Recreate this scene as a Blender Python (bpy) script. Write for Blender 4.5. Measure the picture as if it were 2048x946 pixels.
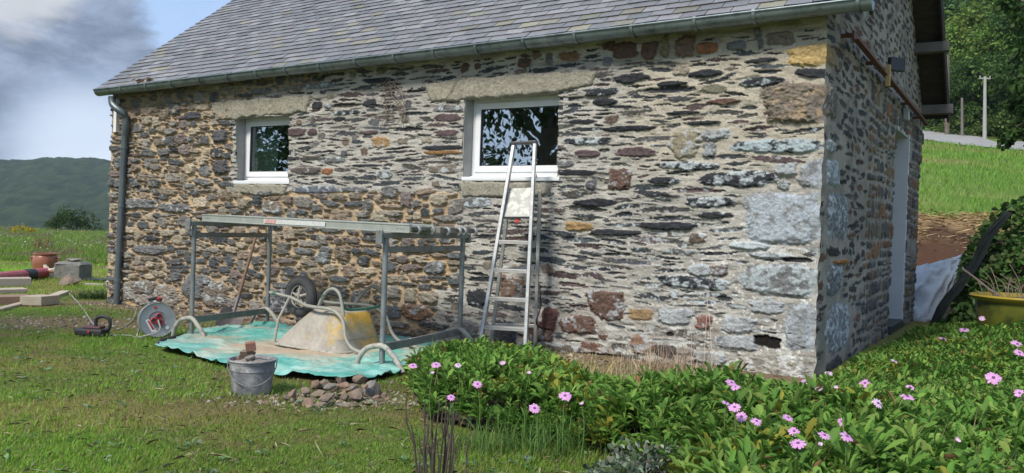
import bpy, math, random
import numpy as np
random.seed(7); RNG=np.random.default_rng(7)
for o in list(bpy.data.objects): bpy.data.objects.remove(o)
SC=bpy.context.scene; COL=SC.collection
# ---------------------------------------------------------------- camera
F=1685.0; ROLL=math.radians(2.0); PITCH=math.atan(22/F)
Rv=np.array([math.cos(ROLL),0,math.sin(ROLL)]); U0=np.array([-math.sin(ROLL),0,math.cos(ROLL)]); Yv=np.array([0,1.,0])
Fv=math.cos(PITCH)*Yv-math.sin(PITCH)*U0; Uv=math.cos(PITCH)*U0+math.sin(PITCH)*Yv
EYE=np.array([0,0,1.07])
from mathutils import Matrix, Vector
cd=bpy.data.cameras.new('camera'); cam=bpy.data.objects.new('camera',cd); COL.objects.link(cam)
cd.sensor_width=36; cd.lens=36*F/2048; cd.clip_start=.05; cd.clip_end=5000
m=Matrix.Identity(4)
for i in range(3):
    m[i][0]=Rv[i]; m[i][1]=Uv[i]; m[i][2]=-Fv[i]; m[i][3]=EYE[i]
cam.matrix_world=m; SC.camera=cam
SC.render.resolution_x=1024; SC.render.resolution_y=473
# ---------------------------------------------------------------- world and sun
SUN_EL=math.radians(48); SAZ=math.atan2(-.62,-.78)      # direction towards the sun (x,y) = (-.62,-.78)
sdir=Vector((math.sin(SAZ)*math.cos(SUN_EL),math.cos(SAZ)*math.cos(SUN_EL),math.sin(SUN_EL)))
ld=bpy.data.lights.new('sun','SUN'); ld.energy=3.2; ld.angle=math.radians(15); ld.color=(1,.94,.84)
so=bpy.data.objects.new('sun',ld); COL.objects.link(so); so.rotation_euler=sdir.to_track_quat('Z','Y').to_euler(); so.location=(-10,-12,20)
wd=bpy.data.worlds.new('World'); SC.world=wd; wd.use_nodes=True
nt=wd.node_tree; N=nt.nodes; L=nt.links; N.clear()
wo=N.new('ShaderNodeOutputWorld'); bg=N.new('ShaderNodeBackground'); bg.inputs[1].default_value=.15
sky=N.new('ShaderNodeTexSky'); sky.sky_type='NISHITA'; sky.sun_disc=False; sky.sun_elevation=SUN_EL; sky.sun_rotation=SAZ; sky.air_density=1.0; sky.dust_density=.6
tc=N.new('ShaderNodeTexCoord')
def wnoise(scale,det,rough,loc,stretch=(1,1,2.2),dist=0):
    mp=N.new('ShaderNodeMapping'); mp.inputs['Location'].default_value=loc; mp.inputs['Scale'].default_value=stretch
    L.new(tc.outputs['Generated'],mp.inputs[0]); t=N.new('ShaderNodeTexNoise'); t.inputs['Scale'].default_value=scale
    t.inputs['Detail'].default_value=det; t.inputs['Roughness'].default_value=rough; t.inputs['Distortion'].default_value=dist; L.new(mp.outputs[0],t.inputs[0]); return t.outputs[0]
def mathn(op,a,b=None,c=None):
    q=N.new('ShaderNodeMath'); q.operation=op
    for i,v in enumerate((a,b,c)):
        if v is None: continue
        if hasattr(v,'links'): L.new(v,q.inputs[i])
        else: q.inputs[i].default_value=v
    return q.outputs[0]
def ramp(v,a,b):
    q=N.new('ShaderNodeMapRange'); q.interpolation_type='SMOOTHSTEP'; q.inputs[1].default_value=a; q.inputs[2].default_value=b; L.new(v,q.inputs[0]); return q.outputs[0]
def blob(d,a,b):          # soft spot of cloud round a direction of the sky
    vm=N.new('ShaderNodeVectorMath'); vm.operation='DOT_PRODUCT'; L.new(tc.outputs['Generated'],vm.inputs[0]); vm.inputs[1].default_value=Vector(d).normalized(); return ramp(vm.outputs['Value'],a,b)
def mixc(f,a,b):
    q=N.new('ShaderNodeMix'); q.data_type='RGBA'
    if hasattr(f,'links'): L.new(f,q.inputs[0])
    else: q.inputs[0].default_value=f
    for i,v in ((6,a),(7,b)):
        if hasattr(v,'links'): L.new(v,q.inputs[i])
        else: q.inputs[i].default_value=(*v,1)
    return q.outputs[2]
n1=wnoise(2.6,7,.55,(.3,1.2,.7),(1,1,1.8),.3); n2=wnoise(6,6,.6,(2.3,4.2,.1),(1,1,2.5),.2)
dark=blob((-.56,1,.175),math.cos(.16),math.cos(.03)); dark2=blob((-.64,1,.13),math.cos(.15),math.cos(.04))
lit=blob((-.60,1,.285),math.cos(.10),math.cos(.01))
low=blob((-.50,1,.065),math.cos(.105),math.cos(.02))
veil=ramp(n1,.38,.68)
skyc=mixc(.75,sky.outputs[0],(2.1,2.95,4.5))
c=mixc(mathn('MULTIPLY',veil,.6),skyc,(3.5,4.1,5.1))
c=mixc(mathn('MULTIPLY',low,.8),c,(4.0,4.45,5.1))
dk=ramp(mathn('ADD',mathn('MULTIPLY',mathn('MAXIMUM',dark,dark2),.9),mathn('MULTIPLY',mathn('SUBTRACT',n2,.5),1.9)),.26,.60)
dk=mathn('MULTIPLY',dk,mathn('SUBTRACT',1.0,mathn('MULTIPLY',low,.9)))
c=mixc(mathn('MULTIPLY',dk,.92),c,mixc(ramp(wnoise(9,7,.65,(5.1,1.2,.4),(1,1,2.2),.3),.36,.66),(.80,1.02,1.45),(1.75,2.1,2.8)))
lt=ramp(mathn('ADD',lit,mathn('MULTIPLY',mathn('SUBTRACT',n2,.5),1.6)),.35,.9)
c=mixc(mathn('MULTIPLY',lt,.85),c,(3.4,3.5,3.7))
L.new(c,bg.inputs[0]); L.new(bg.outputs[0],wo.inputs[0])
SC.view_settings.view_transform='Standard'; SC.view_settings.look='None'; SC.view_settings.exposure=.50; SC.view_settings.gamma=1
SC.render.engine='CYCLES'; SC.cycles.max_bounces=6; SC.cycles.volume_bounces=0
# ---------------------------------------------------------------- helpers
def ray(x,y): return Rv*(x-1024)/F+Uv*(-(y-473)/F)+Fv
def at(x,y,Y): d=ray(x,y); return EYE+d*(Y/d[1])
TW=np.array([math.cos(math.radians(32.06)),-math.sin(math.radians(32.06)),0]); NW=np.array([TW[1],-TW[0],0]); GW=-NW
CR=np.array([2.30,6.28,0]); ZV=np.array([0,0,1.])
def wal(x,y,off=0):
    d=ray(x,y); O=CR+NW*off; P=EYE+d*(((O-EYE)@NW)/(d@NW)); return -(P-CR)@TW,P[2]
def gab(x,y,off=0):
    d=ray(x,y); O=CR+TW*off; P=EYE+d*(((O-EYE)@TW)/(d@TW)); return (P-CR)@GW,P[2]
def WP(u,z,off=0): return CR-TW*u+NW*off+ZV*z
def GP(s,z,off=0): return CR+GW*s+TW*off+ZV*z
def proj(P):
    P=np.asarray(P,float)-EYE; d=P@Fv; return 1024+F*(P@Rv)/d,473-F*(P@Uv)/d
def sst(a,b,x): q=np.clip((x-a)/(b-a),0,1); return q*q*(3-2*q)
def _h(ix,iy,s): q=np.sin(ix*127.1+iy*311.7+s*74.7)*43758.5453; return q-np.floor(q)
def vn(x,y,s=0):
    x=np.asarray(x,float); y=np.asarray(y,float); ix=np.floor(x); iy=np.floor(y); fx=x-ix; fy=y-iy
    fx=fx*fx*(3-2*fx); fy=fy*fy*(3-2*fy)
    return (_h(ix,iy,s)*(1-fx)+_h(ix+1,iy,s)*fx)*(1-fy)+(_h(ix,iy+1,s)*(1-fx)+_h(ix+1,iy+1,s)*fx)*fy
def fbm(x,y,s=0,o=4,g=.5):
    a=1;t=0;w=0
    for k in range(o): t=t+a*vn(x*2**k+k*17.3,y*2**k+k*9.1,s+k); w+=a; a*=g
    return t/w
def TZ(x,y):            # the height of the ground
    x=np.asarray(x,float); y=np.asarray(y,float)
    u=(x-CR[0])*TW[0]+(y-CR[1])*TW[1]
    z=.0140*np.clip(u,-11,1.5)*sst(-30,-1,-np.abs(y)*1.0)*0+.0140*np.clip(u,-11,1.5)
    wr=sst(1.5,5.5,x)
    d=y-.18*np.clip(x-7,0,60)
    z=z+wr*(1.5*sst(12.8,17.2,d)+.19*np.clip(d-17,0,45)+.10*np.clip(d-62,0,60)+.0*d)
    wl=1-sst(-3,3,x-.0*y)
    z=z-wl*(25*sst(40,150,y))
    z=z+.035*(fbm(x*.7,y*.7,3,3)-.5)*np.clip(1+.04*np.abs(y),1,6)
    return z
def gnd(x,y,up=0):
    d=ray(x,y); s=1
    lo,hi=.5,400.
    k=np.geomspace(1.5,400,900); P=EYE+d[None]*k[:,None]; b=np.where(P[:,2]<TZ(P[:,0],P[:,1])+up)[0]
    return P[b[0]] if len(b) else P[-1]
def tz(x,y): return float(TZ(x,y))
# ---------------------------------------------------------------- materials
def mat(name,c1,c2=None,scale=8,rough=.8,metal=0,bump=0,bscale=None,attr=False,c3=None,s3=2,t3=(.55,.7),spec=.5,stretch=None,fine=.0,transl=0,aniso=None):
    M=bpy.data.materials.new(name); M.use_nodes=True; nt=M.node_tree; N=nt.nodes; L=nt.links; B=N['Principled BSDF']
    B.inputs['Roughness'].default_value=rough; B.inputs['Metallic'].default_value=metal; B.inputs['Specular IOR Level'].default_value=spec
    tc=N.new('ShaderNodeTexCoord'); src=tc.outputs['Object']
    if stretch:
        mp=N.new('ShaderNodeMapping'); mp.inputs['Scale'].default_value=stretch; L.new(src,mp.inputs[0]); src=mp.outputs[0]
    def noise(s,d=5,ro=.6):
        q=N.new('ShaderNodeTexNoise'); q.inputs['Scale'].default_value=s; q.inputs['Detail'].default_value=d; q.inputs['Roughness'].default_value=ro; L.new(src,q.inputs[0]); return q.outputs[0]
    def mr(v,a,b,lo=0,hi=1):
        q=N.new('ShaderNodeMapRange'); q.inputs[1].default_value=a; q.inputs[2].default_value=b; q.inputs[3].default_value=lo; q.inputs[4].default_value=hi; L.new(v,q.inputs[0]); return q.outputs[0]
    def mx(f,a,b,bt='MIX'):
        q=N.new('ShaderNodeMix'); q.data_type='RGBA'; q.blend_type=bt
        if hasattr(f,'links'): L.new(f,q.inputs[0])
        else: q.inputs[0].default_value=f
        for i,v in ((6,a),(7,b)):
            if hasattr(v,'links'): L.new(v,q.inputs[i])
            else: q.inputs[i].default_value=(*v,1)
        return q.outputs[2]
    if attr:
        a=N.new('ShaderNodeAttribute'); a.attribute_name='Col'; c=a.outputs[0]
    elif c2 is not None: c=mx(mr(noise(scale),.35,.65),c1,c2)
    else: c=c1
    if c3 is not None: c=mx(mr(noise(s3,6,.7),*t3),c,c3)
    if fine>0:
        v=mr(noise(bscale or 60,4,.7),.25,.75,1-fine,1+fine); q=N.new('ShaderNodeCombineColor'); [L.new(v,q.inputs[i]) for i in range(3)]
        c=mx(1.0,c,q.outputs[0],'MULTIPLY')
    if hasattr(c,'links'): L.new(c,B.inputs['Base Color'])
    else: B.inputs['Base Color'].default_value=(*c,1)
    if bump:
        b=N.new('ShaderNodeBump'); b.inputs['Strength'].default_value=1; b.inputs['Distance'].default_value=bump; L.new(noise(bscale or scale*3,6,.65),b.inputs['Height']); L.new(b.outputs[0],B.inputs['Normal'])
    if transl:
        ad=N.new('ShaderNodeAddShader'); mxs=N.new('ShaderNodeMixShader'); tr=N.new('ShaderNodeBsdfTranslucent')
        if hasattr(c,'links'): L.new(c,tr.inputs[0])
        else: tr.inputs[0].default_value=(*c,1)
        mxs.inputs[0].default_value=transl; L.new(B.outputs[0],mxs.inputs[1]); L.new(tr.outputs[0],mxs.inputs[2]); L.new(mxs.outputs[0],N['Material Output'].inputs[0])
    return M
def mesh(name,V,Fc,m,parent=None,col=None,smooth=False,origin=None):
    """link one mesh object; Fc a list of faces or an (n,k) array"""
    V=np.asarray(V,np.float32).reshape(-1,3)
    if parent is not None: org=np.array(parent['_o'],float)
    elif origin is not None: org=np.array(origin,float)
    else: org=np.array([V[:,0].mean(),V[:,1].mean(),V[:,2].min()],float)
    me=bpy.data.meshes.new(name); W=(V-org).astype(np.float32)
    if isinstance(Fc,np.ndarray):
        n,k=Fc.shape; me.vertices.add(len(W)); me.vertices.foreach_set('co',W.ravel()); me.loops.add(n*k); me.loops.foreach_set('vertex_index',Fc.astype(np.int32).ravel())
        me.polygons.add(n); me.polygons.foreach_set('loop_start',np.arange(0,n*k,k,dtype=np.int32)); me.update(calc_edges=True)
    else:
        me.from_pydata(W.tolist(),[],[list(map(int,f)) for f in Fc]); me.update()
    if col is not None:
        a=me.color_attributes.new('Col','FLOAT_COLOR','POINT'); c4=np.ones((len(W),4),np.float32); c4[:,:3]=col; a.data.foreach_set('color',c4.ravel())
    if smooth: me.polygons.foreach_set('use_smooth',np.ones(len(me.polygons),bool))
    if m is not None: me.materials.append(m)
    o=bpy.data.objects.new(name,me); COL.objects.link(o)
    if parent is not None:
        o.parent=parent
    else: o.location=org
    o['_o']=list(map(float,org)); return o
def thing(name,label,cat,loc,group=None):
    o=bpy.data.objects.new(name,None); COL.objects.link(o); o.location=loc; o['_o']=list(map(float,loc)); o.empty_display_size=.1
    return tag(o,label,cat,group)
def tag(o,label=None,cat=None,group=None,kind=None):
    if label: o['label']=label
    if cat: o['category']=cat
    if group: o['group']=group
    if kind: o['kind']=kind
    return o
def dup(root,loc,rotz=0,scale=1,label=None,group=None):
    c=root.copy(); COL.objects.link(c); c.location=loc; c.rotation_euler=(0,0,rotz); c.scale=(scale,)*3
    if label: c['label']=label
    if group: c['group']=group
    for ch in list(root.children):
        d=ch.copy(); COL.objects.link(d); d.parent=c
        for g in list(ch.children):
            e=g.copy(); COL.objects.link(e); e.parent=d
    return c
def nrm(v): v=np.asarray(v,float); return v/max(np.linalg.norm(v),1e-9)
class MB:
    def __init__(s): s.V=[]; s.F=[]
    def add(s,V,Fs):
        b=len(s.V); s.V+= [list(map(float,v)) for v in V]; s.F+=[[b+i for i in f] for f in Fs]; return s
    def box(s,c,sz,X=(1,0,0),Y=(0,1,0),Z=None):
        X=nrm(X);Y=nrm(Y);Z=np.cross(X,Y) if Z is None else nrm(Z); c=np.asarray(c,float); V=[c+X*sz[0]/2*a+Y*sz[1]/2*b+Z*sz[2]/2*d for a in(-1,1) for b in(-1,1) for d in(-1,1)]
        return s.add(V,[(0,1,3,2),(4,6,7,5),(0,4,5,1),(2,3,7,6),(0,2,6,4),(1,5,7,3)])
    def beam(s,p,q,w,h,up=(0,0,1)):
        p=np.asarray(p,float);q=np.asarray(q,float);d=nrm(q-p); sd=nrm(np.cross(d,up)); u=np.cross(sd,d)
        return s.box((p+q)/2,(np.linalg.norm(q-p),w,h),d,sd,u)
    def tube(s,pts,r,n=8,cap=True):
        P=[np.asarray(p,float) for p in pts]; k=len(P); rr=[r]*k if np.isscalar(r) else r; V=[];Fs=[]
        d0=nrm(P[1]-P[0]); a=np.array([0,0,1.]) if abs(d0[2])<.9 else np.array([1.,0,0]); sx=nrm(np.cross(a,d0))
        for i in range(k):
            d=nrm(P[min(i+1,k-1)]-P[max(i-1,0)]); sx=nrm(sx-d*(sx@d)); sy=np.cross(d,sx)
            for j in range(n):
                an=2*math.pi*j/n; V.append(P[i]+(sx*math.cos(an)+sy*math.sin(an))*rr[i])
        for i in range(k-1):
            for j in range(n): Fs.append((i*n+j,i*n+(j+1)%n,(i+1)*n+(j+1)%n,(i+1)*n+j))
        if cap: Fs.append(tuple(range(n))[::-1]); Fs.append(tuple((k-1)*n+j for j in range(n)))
        return s.add(V,Fs)
    def lathe(s,prof,c,X=(1,0,0),Y=(0,1,0),Z=(0,0,1),n=32,caps=(False,False)):
        X,Y,Z=nrm(X),nrm(Y),nrm(Z); c=np.asarray(c,float); V=[];Fs=[]
        for (r,h) in prof:
            for j in range(n): a=2*math.pi*j/n; V.append(c+X*r*math.cos(a)+Y*r*math.sin(a)+Z*h)
        for i in range(len(prof)-1):
            for j in range(n): Fs.append((i*n+j,i*n+(j+1)%n,(i+1)*n+(j+1)%n,(i+1)*n+j))
        if caps[0]: Fs.append(tuple(range(n))[::-1])
        if caps[1]: Fs.append(tuple((len(prof)-1)*n+j for j in range(n)))
        return s.add(V,Fs)
    def build(s,name,m,parent=None,smooth=False,bevel=0,**k):
        o=mesh(name,s.V,s.F,m,parent,smooth=False,**k)
        if smooth:
            o.data.polygons.foreach_set('use_smooth',np.ones(len(o.data.polygons),bool))
            try: o.data.set_sharp_from_angle(angle=math.radians(40))
            except Exception: pass
        if bevel:
            b=o.modifiers.new('bevel','BEVEL'); b.width=bevel; b.segments=2; b.limit_method='ANGLE'
        return o
def curve(pts,n=8):      # Catmull-Rom through the points
    P=[np.asarray(p,float) for p in pts]; P=[2*P[0]-P[1]]+P+[2*P[-1]-P[-2]]; out=[]
    for i in range(1,len(P)-2):
        for k in range(n):
            t=k/n; a,b,c,d=P[i-1],P[i],P[i+1],P[i+2]
            out.append(.5*((2*b)+(-a+c)*t+(2*a-5*b+4*c-d)*t*t+(-a+3*b-3*c+d)*t**3))
    out.append(P[-2]); return out
# ---------------------------------------------------------------- ground
def gridmesh(name,xs,ys,zf,m,colf=None,**k):
    X,Y=np.meshgrid(xs,ys); Z=zf(X,Y); V=np.stack([X,Y,Z],-1).reshape(-1,3); nx,ny=len(xs),len(ys)
    i=np.arange(nx-1)[None]+nx*np.arange(ny-1)[:,None]; Fc=np.stack([i,i+1,i+nx+1,i+nx],-1).reshape(-1,4)
    return mesh(name,V,Fc,m,col=None if colf is None else colf(X,Y).reshape(-1,3),smooth=True,**k)
def lerp(a,b,w): return np.asarray(a)*(1-w[...,None])+np.asarray(b)*w[...,None]
def roady(x): return 46+.35*(x-24)+4*np.sin((x-20)*.08)
def ground_col(X,Y):
    a=fbm(X*1.3,Y*1.3,11,4); b=fbm(X*4,Y*4,12,4); far=sst(12,20,Y)
    c=np.ones(X.shape+(3,))*np.array([.105,.165,.028])
    c=lerp(c,[.20,.19,.05],sst(.44,.66,a))
    c=lerp(c,[.15,.11,.05],sst(.56,.74,b)*.7)
    # farther: meadow green on the left, pasture on the right
    g=fbm(X*.25,Y*.5,13,4); fc=lerp(np.ones(X.shape+(3,))*np.array([.085,.16,.024]),[.17,.20,.050],sst(.4,.7,g))
    fc=lerp(fc,[.25,.22,.09],sst(.55,.8,fbm(X*.3,Y*.7,14,4))*sst(20,30,Y)*sst(2,6,X)*.8)
    c=lerp(c,fc*1.0,far) if False else c*(1-far[...,None])+fc*far[...,None]
    # bare dirt strip at the edge of the lawn, left
    w=sst(.75,.25,np.abs(Y-18.7-.8*(fbm(X*.8,Y*0,15,3)-.5)))*sst(2,-1,X)
    c=lerp(c,[.14,.10,.07],w)
    # dug bank on the right
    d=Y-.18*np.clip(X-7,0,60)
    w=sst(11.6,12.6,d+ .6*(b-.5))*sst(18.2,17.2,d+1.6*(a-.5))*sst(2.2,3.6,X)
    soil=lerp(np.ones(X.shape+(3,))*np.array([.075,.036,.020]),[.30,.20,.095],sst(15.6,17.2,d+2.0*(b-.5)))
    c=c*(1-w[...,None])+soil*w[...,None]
    # worn earth by the wall foot
    s=-((X-CR[0])*NW[0]+(Y-CR[1])*NW[1]); u=-((X-CR[0])*TW[0]+(Y-CR[1])*TW[1])
    w=sst(-.95,-.35,s+.9*(b-.5)+.5*(a-.5))*sst(.3,0,s)*sst(9.9,9.2,u)*sst(-.5,0,u)
    c=lerp(c,[.20,.135,.085],w)
    w=sst(1.1,.3,np.hypot((X+4.6)/1.3,(Y-8.8)/.65)+.8*(b-.5))
    c=lerp(c,[.21,.14,.085],w*.8)
    w=sst(2.3,.8,np.hypot((X+1.0)/1.2,(Y-5.6)/.6)+1.2*(b-.5))
    c=lerp(c,[.13,.09,.05],w*.8)
    w=sst(.0,.4,-s-5)*0
    # woodland floor
    w=sst(0,4,Y-roady(X)-5)*sst(3,9,X)
    c=lerp(c,[.035,.05,.018],w)
    return c
def axis(lims):
    out=[]
    for a,b,st in lims: out+=list(np.arange(a,b,st))
    out.append(lims[-1][1]); return np.array(out)
MG=mat('ground_earth_grass',None,attr=True,rough=.95,bump=.02,bscale=45,fine=.35,spec=.2)
gx=axis([(-700,-90,15),(-90,-24,2.2),(-24,-9,.28),(-9,7,.09),(7,20,.25),(20,80,1.6),(80,400,16)])
gy=axis([(-60,0,3),(0,13,.09),(13,22,.2),(22,60,.7),(60,160,5),(160,1000,30)])
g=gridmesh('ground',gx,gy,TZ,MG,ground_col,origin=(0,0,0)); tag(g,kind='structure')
# road up the slope on the right
def road_strip():
    cs=[gnd(1845,256),gnd(1880,262),gnd(1935,283),gnd(2000,292),gnd(2060,290),gnd(2150,284)]
    ws=[gnd(1850,250),gnd(1890,253),gnd(1960,275)]
    up=[at(1845,249,66),at(1892,262,52)]
    return cs
rd=[gnd(1846,262,.0),gnd(1866,263,.0),gnd(1893,272,0),gnd(1925,285,0),gnd(1965,292,0),gnd(2010,294,0),gnd(2070,293,0),gnd(2150,291,0)]
mid=curve([np.array([p[0],p[1],0]) for p in rd],10); V=[];Fc=[]
K=13
for i,pp in enumerate(mid):
    d=nrm(mid[min(i+1,len(mid)-1)]-mid[max(i-1,0)]); sd=np.array([-d[1],d[0],0]); w=2.0
    for j in range(K):
        q=pp+sd*(j/(K-1)*2-1)*w; V.append([q[0],q[1],tz(q[0],q[1])+.06])
for i in range(len(mid)-1):
    for j in range(K-1): a=i*K+j; Fc.append((a,a+1,a+K+1,a+K))
MR=mat('road_asphalt',(.21,.205,.195),(.29,.28,.26),1.2,rough=.9,bump=.01,bscale=20,c3=(.20,.20,.10),s3=.6,t3=(.62,.75))
tag(mesh('road',V,Fc,MR,smooth=True),kind='structure')
# ---------------------------------------------------------------- far wooded hill
def hill():
    xs=axis([(-700,-60,1.9)]); ys=axis([(400,860,3.0)])
    X,Y=np.meshgrid(xs,ys)
    ridge=np.interp(X/Y,[-1.2,-.62,-.585,-.55,-.52,-.48,-.44,-.3,.1],[.048,.0475,.0490,.052,.053,.0575,.062,.070,.075])
    prof=sst(400,800,Y)**.85
    Z=-26+(ridge*800*.985+27)*prof+5*(fbm(X*.012,Y*.012,5,3)-.5)*prof
    Z+= -9*np.exp(-((X+430+.5*(Y-600)+20*np.sin(Y*.02))/22)**2)*prof -7*np.exp(-((X+300+.35*(Y-600))/18)**2)*prof
    # crowns: cellular bumps
    cs=7.5; best=np.full(X.shape,9.); cid=np.zeros(X.shape)
    wx=X+4*vn(X*.05,Y*.05,1); wy=Y+4*vn(X*.05,Y*.05,2); ix=np.floor(wx/cs); iy=np.floor(wy/cs)
    for a in(-1,0,1):
        for b in(-1,0,1):
            cx=(ix+a+_h(ix+a,iy+b,3)); cy=(iy+b+_h(ix+a,iy+b,4)); rr=.7+.6*_h(ix+a,iy+b,6)
            d=np.hypot(wx/cs-cx,wy/cs-cy)/rr; q=d<best; best=np.where(q,d,best); cid=np.where(q,_h(ix+a,iy+b,5),cid)
    Z+=5.0*np.sqrt(np.clip(1-best**2,0,1))+2.5*(fbm(X*.3,Y*.3,8,3)-.5)+3*cid
    c=lerp(np.ones(X.shape+(3,))*np.array([.009,.022,.010]),[.040,.060,.022],np.clip(cid*.75+.5*(fbm(X*.015,Y*.015,9,3)-.25),0,1))
    V=np.stack([X,Y,Z],-1).reshape(-1,3); nx,ny=len(xs),len(ys)
    i=np.arange(nx-1)[None]+nx*np.arange(ny-1)[:,None]; Fc=np.stack([i,i+1,i+nx+1,i+nx],-1).reshape(-1,4)
    o=mesh('hill',V,Fc,mat('far_forest',None,attr=True,rough=1,spec=.1,bump=1.2,bscale=.8,fine=.3),col=c.reshape(-1,3),smooth=True); tag(o,kind='structure')
hill()
# ---------------------------------------------------------------- stone walls (heightfields: every stone and joint is relief)
A_STONE=[(.15,.14,.125),(.19,.165,.125),(.095,.096,.094),(.16,.125,.095),(.075,.080,.084),(.25,.21,.155),(.115,.095,.09),(.055,.06,.065)]
B_STONE=[(.030,.032,.035),(.042,.042,.043),(.055,.050,.048),(.070,.046,.046),(.040,.046,.050),(.060,.055,.045)]
C_STONE=[(.10,.085,.07),(.11,.060,.045),(.06,.06,.06),(.16,.15,.13),(.085,.075,.07),(.22,.22,.21)]
def inpoly(x,y,P):
    x=np.asarray(x);y=np.asarray(y); c=np.zeros(np.broadcast(x,y).shape,bool); n=len(P)
    for i in range(n):
        x0,y0=P[i];x1,y1=P[(i+1)%n]
        if y0==y1: continue
        q=((y0>y)!=(y1>y))&(x<(x1-x0)*(y-y0)/(y1-y0)+x0); c^=q
    return c
class Relief:
    def __init__(s,us,vs):
        s.us,s.vs=us,vs; s.U,s.V=np.meshgrid(us,vs); s.H=np.zeros(s.U.shape); s.occ=np.zeros(s.U.shape); s.C=np.zeros(s.U.shape+(3,)); s.M=np.zeros(s.U.shape)
        s.wu=(fbm(s.U*9,s.V*9,51,3)-.5)*.05; s.wv=(fbm(s.U*7,s.V*12,52,3)-.5)*.032
        s.wu+= (fbm(s.U*38,s.V*38,53,2)-.5)*.014; s.wv+=(fbm(s.U*30,s.V*44,54,2)-.5)*.012
    def win(s,cu,cv,r):
        i0,i1=np.searchsorted(s.us,[cu-r,cu+r]); j0,j1=np.searchsorted(s.vs,[cv-r,cv+r]); return slice(j0,j1),slice(i0,i1)
    def free(s,cu,cv,a,b):
        w=s.win(cu,cv,max(a,b)*.9); q=(np.abs(s.U[w]-cu)<a)&(np.abs(s.V[w]-cv)<b)
        return q.sum()==0 or s.occ[w][q].mean()<.12
    def stone(s,cu,cv,a,b,col,h=.02,rot=0,p=3.2,rough=.3,lich=0,lc=(.42,.46,.47),edge=.25,mott=.5,seed=None,block=1,nz=1.):
        seed=random.random()*100 if seed is None else seed
        w=s.win(cu,cv,math.hypot(a,b)*1.25+.03); U=s.U[w]-cu+s.wu[w]*min(1,b*18); V=s.V[w]-cv+s.wv[w]*min(1,b*18)
        if U.size==0: return
        c,sn=math.cos(rot),math.sin(rot); X=(U*c+V*sn)/a; Y=(-U*sn+V*c)/b
        d=(np.abs(X)**p+np.abs(Y)**p)**(1/p)+rough*(vn(X*1.7+seed,Y*1.7,61)-.5)+rough*.4*(vn(X*5+seed,Y*5,62)-.5)+rough*.55*(vn(s.U[w]*48+seed,s.V[w]*95,66)-.5)
        e=1-d; m=sst(0,edge,e)
        tilt=(random.random()-.5)*.6*X+(random.random()-.5)*.8*Y
        f=fbm(s.U[w]*25+seed,s.V[w]*60,63,4); f2=fbm(s.U[w]*60,s.V[w]*60+seed,64,3)
        hh=h*(m*(1+.35*tilt*nz)+.8*nz*(f-.5)*m+.5*(f2-.5)*m)
        on=(e>0)
        val=.55+.9*mott*(f-.5)*2*.6+.45; cc=np.array(col)[None,None]*(np.clip(.6+1.0*f,.3,1.7)[...,None])*(1+mott*(f2-.5)[...,None]*1.2)
        if lich>0:
            l=fbm(s.U[w]*16+seed,s.V[w]*22,65,5,.65); q=.85*sst(.72-.5*lich-.09,.72-.5*lich+.07,l)[...,None]; cc=cc*(1-q)+np.array(lc)*(.75+.5*f2[...,None])*q
        k=sst(-.02,.06,e)[...,None]
        s.C[w]=s.C[w]*(1-k)+cc*k; s.H[w]=np.where(on,np.maximum(hh,-.02),s.H[w]); s.M[w]=np.maximum(s.M[w],k[...,0])
        if block: s.occ[w]=np.maximum(s.occ[w],(d<1.08)*1.0)
def fill_rubble(R,u0,u1,v0,v1,inside,pal,rows,wid,joint,hf,rough=.32,skip=0.,extra=None,pw=(2.6,3.8),mott=.6):
    v=v0
    while v<v1:
        hgt=random.choice(rows); u=u0+random.random()*.1-.1
        while u<u1:
            w=random.uniform(*wid)*(hgt/.07)**.3; cu=u+w/2; cv=v+hgt/2+ (fbm(cu*.9,v*.9,71,2)-.5)*.12; hh=hgt
            if inside(cu,cv) and random.random()>skip and R.free(cu,cv,w*.42,hh*.32):
                col=np.array(random.choice(pal))*random.uniform(.75,1.3)
                if hgt>.085 and random.random()<.35:     # two thin stones on top of each other
                    for k in (-1,1): R.stone(cu,cv+k*hh*.25,w/2-joint*.5,hh/4-joint*.42,np.array(random.choice(pal))*random.uniform(.8,1.2),h=random.uniform(*hf),rot=random.uniform(-.05,.05),p=random.uniform(*pw),rough=rough,mott=mott,**(extra or {}))
                else:
                    R.stone(cu,cv,w/2-joint*.5,hh/2-joint*.5,col,h=random.uniform(*hf),rot=random.uniform(-.08,.08),p=random.uniform(*pw),rough=rough,mott=mott,**(extra or {}))
            u+=w
        v+=hgt
def fill_slivers(R,u0,u1,v0,v1,inside,pal,pitch,lens,th,gap,extra=None,tilt=0.0,h=(-.012,.012)):
    v=v0
    while v<v1:
        u=u0+random.random()*.3-.3
        while u<u1:
            w=random.uniform(*lens); w=w*random.uniform(.6,1.3); t=random.uniform(*th); cu=u+w/2; cv=v+(fbm(cu*1.1,v*1.3,72,2)-.5)*pitch*1.6+random.uniform(-.25,.25)*pitch
            if inside(cu,cv) and R.free(cu,cv,w*.45,t*.8):
                pale=extra(cu,cv) if extra else 0
                R.stone(cu,cv,w/2,t/2,np.array(random.choice(pal))*random.uniform(.7,1.3),h=random.uniform(*h),rot=random.uniform(-.07,.07)+tilt,p=random.uniform(1.5,2.4),rough=.85,edge=.35,mott=1.1,lich=pale)
                if random.random()<.25: R.stone(cu+random.uniform(-.5,.5)*w,cv-t*.8,w*.3,t*.22,np.array(random.choice(pal)),h=-.006,p=1.6,rough=.9,lich=pale)
            u+=w+random.uniform(*gap)
        v+=pitch*random.uniform(.8,1.2)
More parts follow.
